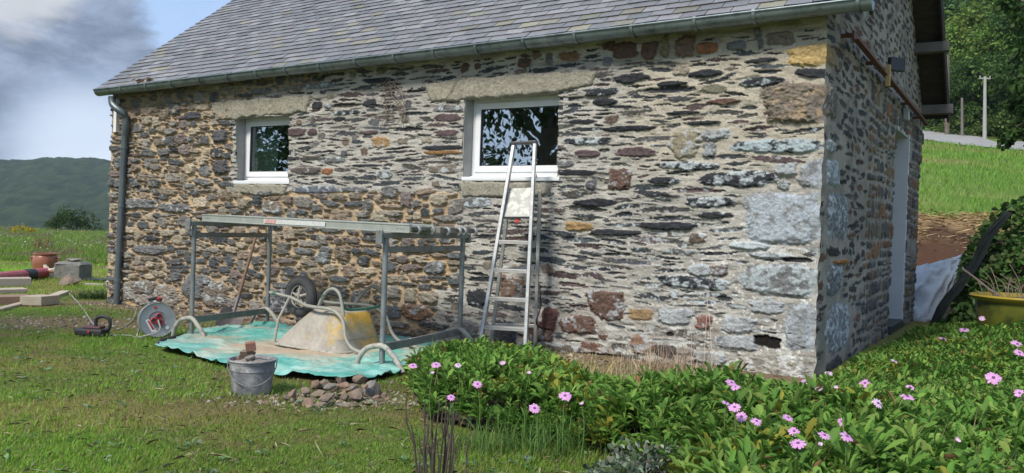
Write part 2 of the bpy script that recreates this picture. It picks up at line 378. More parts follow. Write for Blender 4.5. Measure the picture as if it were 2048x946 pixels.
def pack(R,n,us,vs,ws,hs,inside,pal,m,hf,aspect=None,**k):
    for _ in range(n):
        u=random.uniform(*us); v=random.uniform(*vs)
        if not inside(u,v): continue
        w=random.uniform(*ws); h=random.uniform(*hs)
        if aspect: w=max(w,h*aspect)
        if R.free(u,v,w*.5+m,h*.5+m*.8):
            kk=dict(k); kk.setdefault('p',random.uniform(2.8,5.5)); 
            if callable(kk.get('lich')): kk['lich']=kk['lich'](u,v)
            R.stone(u,v,w/2,h/2,np.array(random.choice(pal))*random.uniform(.8,1.5),h=random.uniform(*hf),rot=random.gauss(0,.06),**kk)
MW=mat('rubble_stone_wall',None,attr=True,rough=.92,bump=.006,bscale=70,fine=.30,spec=.25)
ZTOP=2.78
WIN1=[(471,236),(577,231),(575,367),(474,364)]; WIN2=[(930,198),(1116,186),(1113,360),(924,360)]
W1=[wal(*p) for p in WIN1]; W2=[wal(*p) for p in WIN2]
LINT=[[(424,206),(520,196),(620,190),(612,224),(520,232),(432,240)],[(850,166),(1010,152),(1198,143),(1185,172),(1110,184),(930,198),(862,202)]]
SILL=[[(452,367),(575,370),(570,390),(455,387)],[(922,364),(1100,366),(1098,390),(925,392)]]
def front_wall(parent):
    random.seed(11)
    us=[-.0]; 
    while us[-1]<8.95: us.append(us[-1]+.0056+.0007*us[-1])
    us=np.array(us); vs=np.arange(-.25,ZTOP,.0064); R_=Relief(us,vs); U,V=R_.U,R_.V
    PX,PY=proj(np.stack([CR[0]-TW[0]*U,CR[1]-TW[1]*U,V],-1))
    jig=18*(fbm(U*3,V*3,81,3)-.5)+10*(fbm(U*14,V*14,82,2)-.5)
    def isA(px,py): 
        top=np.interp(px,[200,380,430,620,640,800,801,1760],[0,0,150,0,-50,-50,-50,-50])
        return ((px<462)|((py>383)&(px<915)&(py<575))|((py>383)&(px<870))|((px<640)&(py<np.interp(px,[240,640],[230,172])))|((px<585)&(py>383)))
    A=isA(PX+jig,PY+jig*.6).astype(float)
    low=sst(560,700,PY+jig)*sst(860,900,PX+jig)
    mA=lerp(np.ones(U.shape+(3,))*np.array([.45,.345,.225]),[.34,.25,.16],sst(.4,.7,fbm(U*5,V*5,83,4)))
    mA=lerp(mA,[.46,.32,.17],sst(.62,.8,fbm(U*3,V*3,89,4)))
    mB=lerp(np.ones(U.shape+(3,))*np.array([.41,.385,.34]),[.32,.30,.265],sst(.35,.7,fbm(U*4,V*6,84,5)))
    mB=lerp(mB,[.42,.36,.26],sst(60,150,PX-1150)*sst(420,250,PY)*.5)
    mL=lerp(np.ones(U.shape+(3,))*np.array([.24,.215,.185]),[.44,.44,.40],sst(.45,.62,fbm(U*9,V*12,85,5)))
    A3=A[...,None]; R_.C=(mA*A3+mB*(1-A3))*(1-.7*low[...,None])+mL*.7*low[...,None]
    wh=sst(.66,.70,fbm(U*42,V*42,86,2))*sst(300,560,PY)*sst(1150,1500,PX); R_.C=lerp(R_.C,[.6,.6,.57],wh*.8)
    # mortar relief: raked in the ochre part, trowelled flush elsewhere
    R_.H=-.015*A+(1-A)*(.012*(fbm(U*5,V*16,87,4)-.5)*2)+.016*(fbm(U*22,V*30,88,4)-.5)
    # stones and shade-painted hollows that can be told apart in the photograph
    def S(cx,cy,w_,h_,col,rot=0,**k):
        a=wal(cx-w_/2,cy);b=wal(cx+w_/2,cy);c=wal(cx,cy-h_/2);d=wal(cx,cy+h_/2)
        R_.stone((a[0]+b[0])/2,(c[1]+d[1])/2,abs(a[0]-b[0])/2,abs(c[1]-d[1])/2,col,rot=rot,**k)
    BL=(.028,.030,.034); GB=(.15,.125,.10); RB=(.10,.062,.048); PU=(.085,.060,.062); PG=(.20,.205,.205); OC=(.38,.27,.12); SG=(.13,.13,.13)
    q=dict(p=4.2,rough=.34,h=.022,nz=.5,lc=(.36,.38,.39))
    S(1567,438,158,106,PG,lich=.56,lc=(.36,.40,.44),p=6,rough=.2,h=.022,mott=.6,nz=.35); S(1559,560,158,62,(.14,.14,.14),lich=.46,lc=(.38,.42,.43),p=5,rough=.22,h=.022,nz=.35)
    S(1601,655,64,96,PG,lich=.52,lc=(.34,.37,.40),p=5,rough=.2,h=.022,nz=.35); S(1553,733,172,58,(.25,.235,.20),lich=.34,p=5,rough=.22,h=.03,lc=(.50,.51,.49),nz=.5); S(1640,348,78,60,PG,lich=.40,p=4.5,rough=.24,h=.022,lc=(.34,.36,.40),nz=.4)
    S(1535,613,70,28,PG,lich=.6,**q); S(1596,205,150,82,GB,lich=.18,lc=(.36,.27,.17),p=3.5,rough=.3,h=.035); S(1618,110,90,40,OC,lich=.0,**q)
    S(1560,292,200,28,BL,lich=.58,lc=(.36,.42,.44),p=3,rough=.3,h=.02); S(1476,358,152,32,BL,lich=.30,p=2.8,rough=.35,h=.02); S(1574,338,46,28,PG,lich=.5,**q); S(1568,370,26,16,PG,lich=.6,**q)
    S(1370,289,56,62,(.21,.185,.13),lich=.34,**q); S(1421,300,28,29,SG,lich=.3,**q); S(1432,270,56,22,PG,lich=.5,**q); S(1238,358,46,47,RB,lich=.12,**q)
    S(1380,331,138,17,BL,lich=.3,p=2.4); S(1328,361,60,15,BL,lich=.25,p=2.3); S(1270,305,82,19,PU,p=3,h=.012); S(1260,157,72,19,BL,p=2.4); S(1408,148,66,16,BL,p=2.2)
    S(1521,163,92,21,BL,lich=.2,p=2.4); S(1345,167,66,12,BL,p=2); S(1525,121,72,11,BL,p=2); S(1640,146,110,20,BL,p=2.2,rot=.12); S(1429,177,50,18,(.16,.15,.11),p=2.6,h=.012)
    S(1448,203,64,13,RB,p=2.2); S(1405,246,80,10,BL,p=2); S(1365,226,64,10,BL,p=2); S(1258,257,112,12,BL,p=2); S(1211,205,44,17,BL,p=2.5); S(1218,93,24,18,RB,**q)
    for cx,w,h,c in ((1249,48,34,RB),(1299,34,34,RB),(1331,15,42,(.16,.13,.08)),(1370,46,46,(.14,.095,.07)),(1416,42,22,(.22,.10,.05)),(1472,40,20,SG),(1559,60,28,(.17,.14,.11))): S(cx,{1416:96,1472:91,1559:78,1331:91,1370:93}.get(cx,100),w,h,c,h=.02,p=4,rough=.25)
    S(1517,75,13,42,SG,rot=-.25,p=4,h=.02)
    S(1351,633,72,36,PG,lich=.6,**q); S(1408,646,32,28,(.17,.09,.075),lich=.25,**q); S(1481,650,70,34,PG,lich=.65,**q); S(1476,686,84,26,PG,lich=.6,**q); S(1212,610,72,56,RB,lich=.15,**q)
    S(1155,650,72,38,RB,lich=.15,**q); S(1281,629,46,22,(.22,.15,.08),h=.012,**{'p':4}); S(1421,403,102,21,BL,lich=.42,p=3); S(1389,566,155,26,BL,lich=.40,p=2.6); S(1430,430,78,14,BL,lich=.1,p=2.2)
    S(1335,452,118,17,BL,p=2.4); S(1190,405,92,16,BL,p=2.2); S(1230,465,112,14,BL,p=2.2); S(1438,541,38,22,(.12,.09,.08),lich=.2,**q); S(1400,540,45,22,PG,lich=.5,**q); S(1157,452,54,18,(.26,.17,.08),p=3.4)
    S(1535,684,52,24,(.012,.010,.009),h=-.09,p=3,edge=.3,rough=.3); S(1290,690,60,36,(.20,.12,.08),lich=.3,**q); S(1260,720,50,30,(.07,.07,.07),**q); S(1430,735,60,14,(.03,.025,.025),h=-.03); S(1080,662,50,40,(.10,.06,.05),lich=.2,**q)  # near-black sunken entries are holes, their inner shade painted into the colour
    S(1190,712,110,12,(.018,.016,.014),h=-.045,p=2.2,rough=.5,rot=-.08); S(1270,742,90,14,(.018,.016,.014),h=-.05,p=2.2,rough=.6); S(1120,700,90,26,(.10,.085,.07),lich=.25,**q); S(1340,668,16,10,(.02,.018,.016),h=-.04); S(1330,702,40,24,(.05,.045,.045),**q); S(1420,717,70,28,PG,lich=.5,**q); S(1595,520,64,12,(.03,.03,.03),h=-.02,p=2);S(1500,492,90,14,PG,lich=.7,p=2);S(1540,510,90,12,PG,lich=.6,p=2)  # sunken slits at the wall foot carry their shade as dark colour
    S(1027,575,52,50,(.13,.085,.06),lich=.2,**q); S(955,595,46,36,BL,lich=.1,**q); S(1010,665,50,50,(.06,.06,.065),**q);S(940,660,40,40,SG,**q);S(1100,640,30,44,(.10,.05,.04),**q)
    for cx,cy,w,h,c,l in ((897,236,54,17,PU,0),(893,267,45,13,PU,0),(897,217,60,14,SG,.2),(887,296,80,10,BL,0),(887,305,80,8,(.22,.12,.05),0),(887,338,64,18,GB,.2),(955,405,60,20,SG,.35),(1203,184,70,17,BL,.1),(1175,282,104,16,BL,.35),
        (1163,244,56,10,BL,0),(1175,308,52,14,PU,0),(1130,328,34,14,SG,.2),(1152,345,84,11,BL,0),(593,265,38,17,PU,0),(625,264,20,14,PU,0),(762,284,34,25,(.26,.17,.09),.15),(692,225,52,10,BL,.2),(634,210,22,15,BL,0),(657,212,20,11,SG,.2),
        (740,206,28,18,BL,0),(679,238,26,9,BL,0),(611,341,62,13,(.10,.08,.075),.15),(655,343,24,13,(.22,.10,.05),0),(770,350,34,15,SG,.25),(667,320,54,14,SG,.3),(733,331,56,6,BL,0),(632,379,104,15,(.11,.12,.14),.2),(710,379,52,11,SG,.1),
        (638,172,58,13,(.15,.15,.15),.1),(757,161,62,10,BL,0),(740,265,30,8,PU,0),(441,272,34,30,(.085,.085,.09),0),(442,334,34,28,(.075,.072,.075),0),(1100,118,20,26,SG,0),(1050,126,24,20,RB,0),(930,135,16,18,RB,0),(955,133,14,14,RB,0),
        (1140,112,44,18,(.17,.10,.06),0),(300,590,120,46,(.22,.19,.155),.12),(395,575,60,50,SG,.08),(430,590,50,50,GB,.2),(275,408,74,22,SG,.1),(300,500,66,20,SG,0),(545,415,40,26,GB,.2),(290,575,50,30,GB,.2),(870,535,40,30,SG,.1),(560,602,66,50,(.12,.12,.13),.1),
        (650,505,26,26,SG,.2),(690,640,60,34,GB,.2),(830,625,56,34,(.17,.10,.06),.1),(645,515,26,24,(.14,.15,.15),.2),(350,415,70,18,SG,.1),(320,285,22,16,GB,.1),(350,300,26,10,BL,0),(385,232,34,16,(.06,.06,.07),0),(330,305,28,14,SG,0)):
        S(cx,cy,w,h,c,lich=l,p=3.2,h=.03 if PXA(cx,cy) else .012,rough=.3)
    okA=lambda u,v:(lambda q:bool(isA(q[0],q[1])))(proj(WP(u,v))); okB=lambda u,v:not okA(u,v)
    lowf=lambda u,v:(lambda q:q[1]>612+.02*q[0] and q[0]>860)(proj(WP(u,v)))
    for w in W1,W2: # keep stones from crossing openings too much is not needed: cells are cut away
        pass
    ex=dict(rough=.34,edge=.14,mott=.75,lc=(.33,.30,.25)); U_=(3.0,8.9); V_=(-.2,2.72)
    pack(R_,420,U_,V_,(.12,.26),(.10,.15),okA,A_STONE,.015,(.014,.034),lich=.10,**ex)
    pack(R_,900,U_,V_,(.14,.36),(.055,.085),okA,A_STONE,.013,(.014,.034),lich=.06,**ex)
    pack(R_,3000,U_,V_,(.09,.20),(.05,.09),okA,A_STONE,.013,(.012,.03),lich=.08,**ex)
    pack(R_,6000,U_,V_,(.12,.34),(.024,.045),okA,A_STONE,.011,(.008,.028),lich=.03,**ex)
    pack(R_,9000,U_,V_,(.05,.12),(.025,.05),okA,A_STONE,.010,(.005,.024),lich=.05,**ex)
    pack(R_,9000,U_,V_,(.03,.07),(.014,.03),okA,A_STONE,.005,(.004,.024),lich=.03,**ex)
    for k in range(700):
        u=random.uniform(3.2,8.9);v=random.uniform(-.2,2.7)
        if okA(u,v) and R_.free(u,v,.022,.012): R_.stone(u,v,random.uniform(.015,.04),random.uniform(.009,.02),np.array(random.choice(A_STONE)),h=random.uniform(.0,.015),rough=.5)
    fill_rubble(R_,0,3.9,-.2,.42,lambda u,v:lowf(u,v),C_STONE,[.06,.08,.1],(.08,.28),.03,(-.01,.02),rough=.45,skip=.25,extra={'lich':.35,'lc':(.44,.45,.42)})
    pale=lambda u,v:(lambda q:.42*float(sst(250,620,q[1]))*float(sst(1050,1500,q[0])))(proj(WP(u,v)))
    okB2=lambda u,v:okB(u,v) and not (lowf(u,v) and random.random()<.4)
    eb=dict(rough=.8,edge=.22,mott=1.1,lich=pale); U_=(.02,6.7); V_=(0,2.62); BW=[(.030,.032,.035),(.042,.044,.046),(.055,.054,.052),(.040,.046,.050),(.065,.062,.055),(.05,.05,.055),(.075,.055,.055)]
    pack(R_,110,(.02,6.7),V_,(.07,.15),(.055,.09),okB2,[(.12,.09,.07),(.12,.115,.105),(.09,.09,.095),(.16,.14,.11)],.02,(-.004,.014),rough=.4,edge=.18,mott=.8,lich=pale)
    pack(R_,700,U_,V_,(.22,.46),(.032,.055),okB2,BW,.012,(-.018,.008),p=2.3,**eb)
    pack(R_,2400,U_,V_,(.12,.32),(.022,.040),okB2,BW,.013,(-.020,.008),p=2.2,**eb)
    pack(R_,6000,U_,V_,(.08,.20),(.014,.026),okB2,BW,.009,(-.018,.004),p=2.0,**eb)
    pack(R_,2600,U_,V_,(.04,.10),(.010,.018),okB2,BW,.010,(-.014,.002),p=2.0,**eb)
    # top band under the gutter: bigger brown stones set on edge
    fill_rubble(R_,.2,6.6,2.45,2.62,lambda u,v:okB(u,v),[(.13,.10,.07),(.15,.075,.05),(.12,.12,.12),(.18,.14,.10)],[.09],(.09,.2),.05,(.0,.02),skip=.45)
    hsl=sst(.60,.72,fbm(U*3.2,V*15,90,4))*(1-A)*(1-R_.M); R_.H-=.012*hsl; R_.C*= (1-.25*hsl)[...,None]
    # fine cracks in the render
    H=R_.H; C=np.clip(R_.C,.008,.75)
    # mortar packed round the stones of the flush part
    # openings
    keep=np.ones(U.shape,bool)
    jag=.018*(fbm(U*9,V*9,91,3)-.5)*2
    for w in (W1,W2):
        mask=inpoly(U+jag,V+jag*.3,w); keep&=~mask
        inside=inpoly(U+jag,V+jag*.3,w)
    wt=sst(0,.12,U)   # blend to the shared corner edge
    c1=.022*(fbm(np.zeros_like(V),V*7,95,4)-.5)*2-.014*(V/2.7); c2=.02*(fbm(np.ones_like(V)*3,V*9,96,4)-.5)*2
    Hn=H*wt+c2*(1-wt); Tn=c1*(1-wt)
    P=CR-TW*(U-Tn)[...,None]+NW*Hn[...,None]; P[...,2]=V
    nx,ny=len(us),len(vs); i=np.arange(nx-1)[None]+nx*np.arange(ny-1)[:,None]
    kk=keep[:-1,:-1]&keep[1:,:-1]&keep[:-1,1:]&keep[1:,1:]
    Fc=np.stack([i,i+nx,i+nx+1,i+1],-1)[kk]
    # cut the top edge under the roof
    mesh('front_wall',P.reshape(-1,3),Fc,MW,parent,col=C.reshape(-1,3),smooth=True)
def PXA(px,py): return px<462 or (py>383 and px<915)
GD=5.90; RIDGE_S=GD/2
def gable_wall(parent,slopef):
    ss=[0.]
    while ss[-1]<GD: ss.append(ss[-1]+.0085+.0012*ss[-1])
    ss=np.array(ss); vs=np.arange(-.25,4.9,.0095); R_=Relief(ss,vs); U,V=R_.U,R_.V
    R_.C=lerp(np.ones(U.shape+(3,))*np.array([.31,.275,.225]),[.21,.185,.15],sst(.35,.7,fbm(U*4,V*6,184,5)))
    R_.H=.012*(fbm(U*9,V*9,187,4)-.5)*2
    SG=(.16,.16,.16)
    def S(cx,cy,w_,h_,col,**k):
        a=gab(cx-w_/2,cy);b=gab(cx+w_/2,cy);c=gab(cx,cy-h_/2);d=gab(cx,cy+h_/2); R_.stone((a[0]+b[0])/2,(c[1]+d[1])/2,abs(a[0]-b[0])/2,abs(c[1]-d[1])/2,col,**k)
    for cy,h,w,c,l in ((655,96,48,(.17,.17,.175),.3),(560,60,30,(.12,.12,.12),.2),(430,96,44,(.15,.15,.15),.3),(348,56,24,(.22,.23,.24),.4),(205,70,20,(.13,.11,.09),.1),(740,44,30,(.05,.05,.05),0),(110,40,16,(.22,.15,.08),0),(292,26,16,(.2,.2,.2),.4)):
        S(1652+w/2,cy,w,h,c,lich=l,p=4,rough=.2,h=.02)
    S(1680,523,30,9,(.24,.12,.045),h=.03,p=6,rough=.08)
    rough_in=lambda u,v:u<2.3
    G2=[(.12,.10,.075),(.15,.105,.06),(.075,.07,.065),(.17,.09,.05),(.06,.065,.065),(.10,.10,.09)]
    fill_rubble(R_,1.7,GD,-.2,2.5,lambda u,v:u>1.9,G2,[.09,.12,.16,.2],(.08,.22),.032,(.006,.022),rough=.4,skip=.08,pw=(2.3,3.4))
    fill_slivers(R_,0.02,2.3,-.1,4.8,lambda u,v:True,B_STONE+[(.10,.06,.04)],.075,(.14,.40),(.03,.07),(.02,.10),tilt=.0)
    fill_slivers(R_,1.8,GD,2.45,4.8,lambda u,v:True,B_STONE+[(.12,.08,.06)],.075,(.10,.3),(.03,.06),(.04,.16))
    C=np.clip(R_.C,.008,.7)
    keep=np.ones(U.shape,bool); jag=.02*(fbm(U*6,V*6,191,3)-.5)*2
    keep&=~((U+jag>3.55)&(U+jag<4.62)&(V>.04)&(V+jag*.5<2.29))
    keep&=V<slopef(U)
    wt=sst(0,.12,U); c1=.022*(fbm(np.zeros_like(V),V*7,95,4)-.5)*2-.014*(V/2.7); c2=.02*(fbm(np.ones_like(V)*3,V*9,96,4)-.5)*2
    Hn=R_.H*wt+c1*(1-wt); P=CR+GW*(U-c2*(1-wt))[...,None]+TW*Hn[...,None]; P[...,2]=V
    P+= (TW*.03*(fbm(np.zeros_like(V)+2,V*3,192,3)-.5)[...,None]*2-GW*.05*(fbm(np.zeros_like(V)+4,V*3.5,193,3)[...,None]))*sst(GD-.3,GD,U)[...,None]
    nx,ny=len(ss),len(vs); i=np.arange(nx-1)[None]+nx*np.arange(ny-1)[:,None]
    kk=keep[:-1,:-1]&keep[1:,:-1]&keep[:-1,1:]&keep[1:,1:]; Fc=np.stack([i,i+1,i+nx+1,i+nx],-1)[kk]
    mesh('gable_wall',P.reshape(-1,3),Fc,MW,parent,col=C.reshape(-1,3),smooth=True)
# ---------------------------------------------------------------- the house
house=thing('stone_house','old slate-roofed rubble stone cottage with grey gutter and two small white windows','house',(*WP(4.4,0)[:2]+GW[:2]*2.9,0))
E0=at(0,0,1); u0,z0=wal(190,183,.13); u1,z1=wal(1745,0,.13)
E0=WP(u0,z0+.02,.13); E1=WP(u1,z1+.02,.13); LE=np.linalg.norm(E1-E0); TD=(E1-E0)/LE
TH=math.radians(38); QU=GW*math.cos(TH)+ZV*math.sin(TH); NR=np.cross(TD,QU); NR=NR/np.linalg.norm(NR); NR=NR if NR[2]>0 else -NR
LS=(RIDGE_S+.13)/math.cos(TH)
MSL=mat('roof_slate',None,attr=True,rough=.42,bump=.004,bscale=25,fine=.22,spec=.6)
MZ=mat('zinc_gutter',(.17,.21,.22),(.25,.29,.30),5,rough=.42,metal=.55,c3=(.09,.11,.11),s3=9,t3=(.5,.7),bump=.001)
MZD=mat('zinc_downpipe',(.10,.125,.135),(.15,.175,.185),4,rough=.45,metal=.5,c3=(.2,.2,.19),s3=9,t3=(.62,.75))
MDW=mat('dark_weathered_timber',(.035,.028,.022),(.06,.048,.038),6,rough=.9,bump=.003,stretch=(1,1,4))
MPW=mat('purlin_timber',(.12,.11,.10),(.18,.16,.145),6,rough=.9,bump=.003)
def roof():
    V=[];Fc=[];Cc=[]; rng=random.Random(3); rowh=.112; wsl=.205; rows=int(LS/rowh)+1
    for r_ in range(rows):
        off=(r_%2)*wsl/2+rng.uniform(-.012,.012); x=-off
        while x<LE:
            xa=max(x+.0032,0); xb=min(x+wsl-.0032,LE); s0=r_*rowh+rng.uniform(-.004,.004); s1=s0+rowh*2.0
            if xb-xa>.03:
                rt=rng.uniform(-.007,.007); lift=.0175+rng.uniform(0,.005); th=.005
                b=len(V); a0=E0+TD*xa+QU*(s0+rt); a1=E0+TD*xb+QU*(s0-rt); b1=E0+TD*xb+QU*s1; b0=E0+TD*xa+QU*s1
                for p_,h in ((a0,lift),(a1,lift+rng.uniform(-.002,.002)),(b1,.001),(b0,.001)): V.append(p_+NR*h)
                for p_,h in ((a0,lift-th),(a1,lift-th),(b1,-.004),(b0,-.004)): V.append(p_+NR*h)
                Fc+=[(b,b+1,b+2,b+3),(b+4,b+5,b+1,b),(b+5,b+6,b+2,b+1),(b+7,b+4,b,b+3)]
                base=np.array(rng.choice([(.165,.160,.162),(.185,.178,.180),(.145,.142,.145),(.215,.208,.208),(.165,.155,.157),(.145,.148,.150)]))*rng.uniform(.85,1.2)
                if rng.random()<.05: base=base*np.array([1.15,1.1,.8])
                Cc+=[base]*8
            x+=wsl
    rf=mesh('roof',np.array(V),[tuple(f) for f in Fc],MSL,house,col=np.array(Cc))
    # boards under the slates, and the far slope
    m=MB(); c=E0+TD*LE/2+QU*LS/2-NR*.03; m.box(c,(LE-.01,LS,.045),TD,QU)
    m.build('roof_boards',MDW,house)
    QF=GW*math.cos(TH)-ZV*math.sin(TH); R0=E0+QU*LS; R1=E1+QU*LS; LF=LS+.06
    NF=np.cross(TD,QF); NF=NF if NF[2]>0 else -NF
    m=MB(); m.box(R0+TD*LE/2+QF*LF/2-NF*.03,(LE-.01,LF,.045),TD,QF); m.build('far_roof_boards',MDW,house)
    m=MB(); m.box(R0+TD*LE/2+QF*LF/2+NF*.004,(LE,LF+.05,.014),TD,QF); m.build('far_roof',MSL2,house)
    for ps,p0,L_,Nn,qq in ((0,E1,LS,NR,QU),(1,R1,LF,NF,QF)):
        m=MB(); m.box(p0+qq*L_/2-Nn*.075-TD*.02,(.025,L_,.12),TD,qq); m.build('barge_board',MDW,house,bevel=.003)
        m=MB(); m.box(E0*(ps==0)+R0*(ps==1)+qq*L_/2-Nn*.05+TD*.0,(.02,L_,.07),TD,qq); m.build('verge_trim',MDW,house)
    for s_,dz in ((5.78,.03),(4.95,.03),(3.9,.03),(2.0,.03),(.9,.03)):
        zz=(z1+.02)+ (min(s_,GD-s_)+.13)*math.tan(TH)-.16-dz
        p_=GP(s_,zz,.0); m=MB(); m.box(p_+TW*.12,(.5,.14,.12),TW,GW); m.build('purlin',MPW,house,bevel=.006)
MSL2=mat('roof_slate_back',(.10,.095,.10),(.14,.13,.14),5,rough=.5)
roof()
slopef=lambda s:(z1-.09)+(np.minimum(s,GD-s)+.13)*math.tan(TH)
front_wall(house); gable_wall(house,slopef)
MPL=mat('lime_plaster',(.38,.37,.35),(.30,.29,.27),5,rough=.9,bump=.003)
MCO=mat('roughcast_concrete',(.33,.305,.24),(.25,.23,.18),7,rough=.95,bump=.012,bscale=55,c3=(.19,.175,.14),s3=30,t3=(.52,.62),fine=.25)
# backing walls
m=MB(); m.box(WP(8.95,1.2)+GW*2.95,(.25,5.7,3.0),TW,GW); m.build('end_wall',MCO,house)
m=MB(); m.box(WP(4.5,1.2)+GW*5.75,(8.9,.25,3.0),TW,GW); m.build('back_wall',MCO,house)
m=MB(); m.box(WP(4.5,.02)+GW*2.95,(8.6,5.5,.06),TW,GW); m.build('floor_slab',MCO,house)
# roughcast lintels and sills: thick plates with ragged edges standing proud of the wall
def plate(name,poly,proud,mt):
    P=[wal(*q) for q in poly]; u0=min(p[0] for p in P);u1=max(p[0] for p in P);v0=min(p[1] for p in P);v1=max(p[1] for p in P)
    us=np.arange(u0-.04,u1+.04,.011); vs=np.arange(v0-.04,v1+.04,.009); U,V=np.meshgrid(us,vs)
    ins=inpoly(U+.07*(fbm(U*8,V*8,201,4)-.5),V+.06*(fbm(U*10,V*10,202,4)-.5),P)
    def blur(a):
        for _ in range(2): a=(a+np.roll(a,1,0)+np.roll(a,-1,0)+np.roll(a,1,1)+np.roll(a,-1,1))/5
        return a
    e=blur(ins.astype(float)); H=proud*sst(.15,.95,e)-.03*(e<.15)+.012*(fbm(U*40,V*40,203,3)-.5)
    Q=CR-TW*U[...,None]+NW*H[...,None]; Q[...,2]=V; nx=len(us);ny=len(vs); i=np.arange(nx-1)[None]+nx*np.arange(ny-1)[:,None]
    kp=(e[:-1,:-1]>.02)
    mesh(name,Q.reshape(-1,3),np.stack([i,i+nx,i+nx+1,i+1],-1)[kp],mt,house,smooth=True)
for q in LINT: plate('lintel',q,.020,MCO)
for q in SILL: plate('window_sill',q,.024,MCO)
MPVC=mat('white_upvc',(.76,.77,.78),(.70,.71,.71),3,rough=.4,c3=(.56,.55,.51),s3=7,t3=(.60,.75))
def glassmat():
    M=bpy.data.materials.new('window_glass'); M.use_nodes=True; nt=M.node_tree; nt.nodes.remove(nt.nodes['Principled BSDF']); a=nt.nodes.new('ShaderNodeBsdfTransparent'); a.inputs[0].default_value=(.62,.70,.68,1)
    b=nt.nodes.new('ShaderNodeBsdfGlossy'); b.inputs['Roughness'].default_value=.01; b.inputs[0].default_value=(.92,.96,1,1); x=nt.nodes.new('ShaderNodeMixShader')
    tc=nt.nodes.new('ShaderNodeTexCoord'); n_=nt.nodes.new('ShaderNodeTexNoise'); n_.inputs['Scale'].default_value=2.5; bm=nt.nodes.new('ShaderNodeBump'); bm.inputs['Distance'].default_value=.0012; nt.links.new(tc.outputs['Object'],n_.inputs[0]); nt.links.new(n_.outputs[0],bm.inputs['Height']); nt.links.new(bm.outputs[0],b.inputs['Normal'])
    x.inputs[0].default_value=.42; nt.links.new(a.outputs[0],x.inputs[1]); nt.links.new(b.outputs[0],x.inputs[2]); nt.links.new(x.outputs[0],nt.nodes['Material Output'].inputs[0]); return M
MGL=glassmat(); MDK=mat('dark_rubber_seal',(.02,.02,.022),rough=.6)
MCUR=mat('pale_interior_blind',(.50,.56,.50),(.42,.48,.43),2,rough=.9)
def window(W,blind):
    ua=min(p[0] for p in W)-.035; ub=max(p[0] for p in W)+.0; za=min(p[1] for p in W)-.0; zb=max(p[1] for p in W)+.01; D=-.15
    X=-TW; Z=ZV; Y=NW
    def bar(m,u_0,u_1,z_0,z_1,o0,o1): m.box(WP((u_0+u_1)/2,(z_0+z_1)/2,(o0+o1)/2),(u_1-u_0,o1-o0,z_1-z_0),X,Y,Z); return m
    rv=MB(); t_=.05
    bar(rv,ua-t_,ua,za-t_,zb+t_,-.22,-.008); bar(rv,ub,ub+t_,za-t_,zb+t_,-.22,-.008); bar(rv,ua,ub,zb,zb+t_,-.22,-.008); bar(rv,ua,ub,za-t_,za,-.22,-.010)
    rv.build('window_reveal',MPL,house)
    w=MB(); f=.052; ia,ib=ua+.002,ub-.002; zc=za+.045
    for a in ((ia,ia+f,zc,zb),(ib-f,ib,zc,zb),(ia+f,ib-f,zb-f,zb),(ia+f,ib-f,zc,zc+f)): bar(w,*a,D-.06,D)
    wf=w.build('window',MPVC,house,bevel=.003)
    s=MB(); a,b,c,d=ia+f-.012,ib-f+.012,zc+f-.012,zb-f+.012; g_=.058
    for q in ((a,a+g_,c,d),(b-g_,b,c,d),(a+g_,b-g_,d-g_,d),(a+g_,b-g_,c,c+g_)): bar(s,*q,D-.05,D+.014)
    s.build('sash',MPVC,wf,bevel=.004)
    r_=MB(); a2,b2,c2,d2=a+g_,b-g_,c+g_,d-g_; k=.006
    for q in ((a2,a2+k,c2,d2),(b2-k,b2,c2,d2),(a2+k,b2-k,d2-k,d2),(a2+k,b2-k,c2,c2+k)): bar(r_,*q,D-.02,D+.011)
    r_.build('gasket',MDK,wf)
    p_=MB(); bar(p_,a2+k,b2-k,c2+k,d2-k,D-.012,D-.006); p_.build('pane',MGL,wf)
    sl=MB(); bar(sl,ia,ib,za+.002,za+.030,D-.02,.012); bar(sl,ia,ib,za+.032,za+.044,D-.02,D+.035); bar(sl,ia-.0,ib,za-.006,za+.0015,-.002,.012); sl.build('drip_sill',MPVC,wf,bevel=.003)
    for uu in (ia+.14,ib-.14): dn=MB(); bar(dn,uu-.012,uu+.012,zc+.018,zc+.026,D,D+.004); dn.build('drain_cap',MPVC,wf)
    if blind:
        b_=MB(); uu=b2-(b2-a2)*.56; bar(b_,uu,b2+.1,c2-.1,d2+.1,D-.055,D-.045); b_.build('blind',MCUR,wf)
        b_=MB(); bar(b_,uu-.035,uu-.012,c2-.1,d2+.1,D-.05,D-.035); b_.build('curtain_pole',MDK,wf)
    # dark wall panel of the room behind so that nothing leaks
window(W2,False); window(W1,True)
# doorway in the gable
m=MB()
def gb(m,s0,s1,z0,z1,o0,o1): m.box(GP((s0+s1)/2,(z0+z1)/2,(o0+o1)/2),(s1-s0,o1-o0,z1-z0),GW,TW,ZV); return m
gb(m,4.60,4.68,0,2.36,-.42,.012); gb(m,3.47,3.56,0,2.36,-.42,-.01); gb(m,3.56,4.60,2.29,2.36,-.42,.0); m.build('door_reveal',mat('grey_door_plaster',(.60,.60,.60),(.54,.54,.54),3,rough=.9,bump=.002),house)
m=MB(); gb(m,3.56,4.60,.0,.10,-.42,.03); m.build('door_step',mat('dark_slate_step',(.03,.032,.035),rough=.5),house,bevel=.006)
m=MB(); gb(m,3.56,4.60,.10,2.29,-.36,-.31); dr=m.build('door',mat('dark_door',(.09,.09,.085),(.07,.07,.07),2,rough=.5),house)
m=MB(); m.tube([GP(3.7,1.05,-.31),GP(3.7,1.05,-.26),GP(3.82,1.05,-.26)],.009); m.build('handle',MZ,dr,smooth=True)
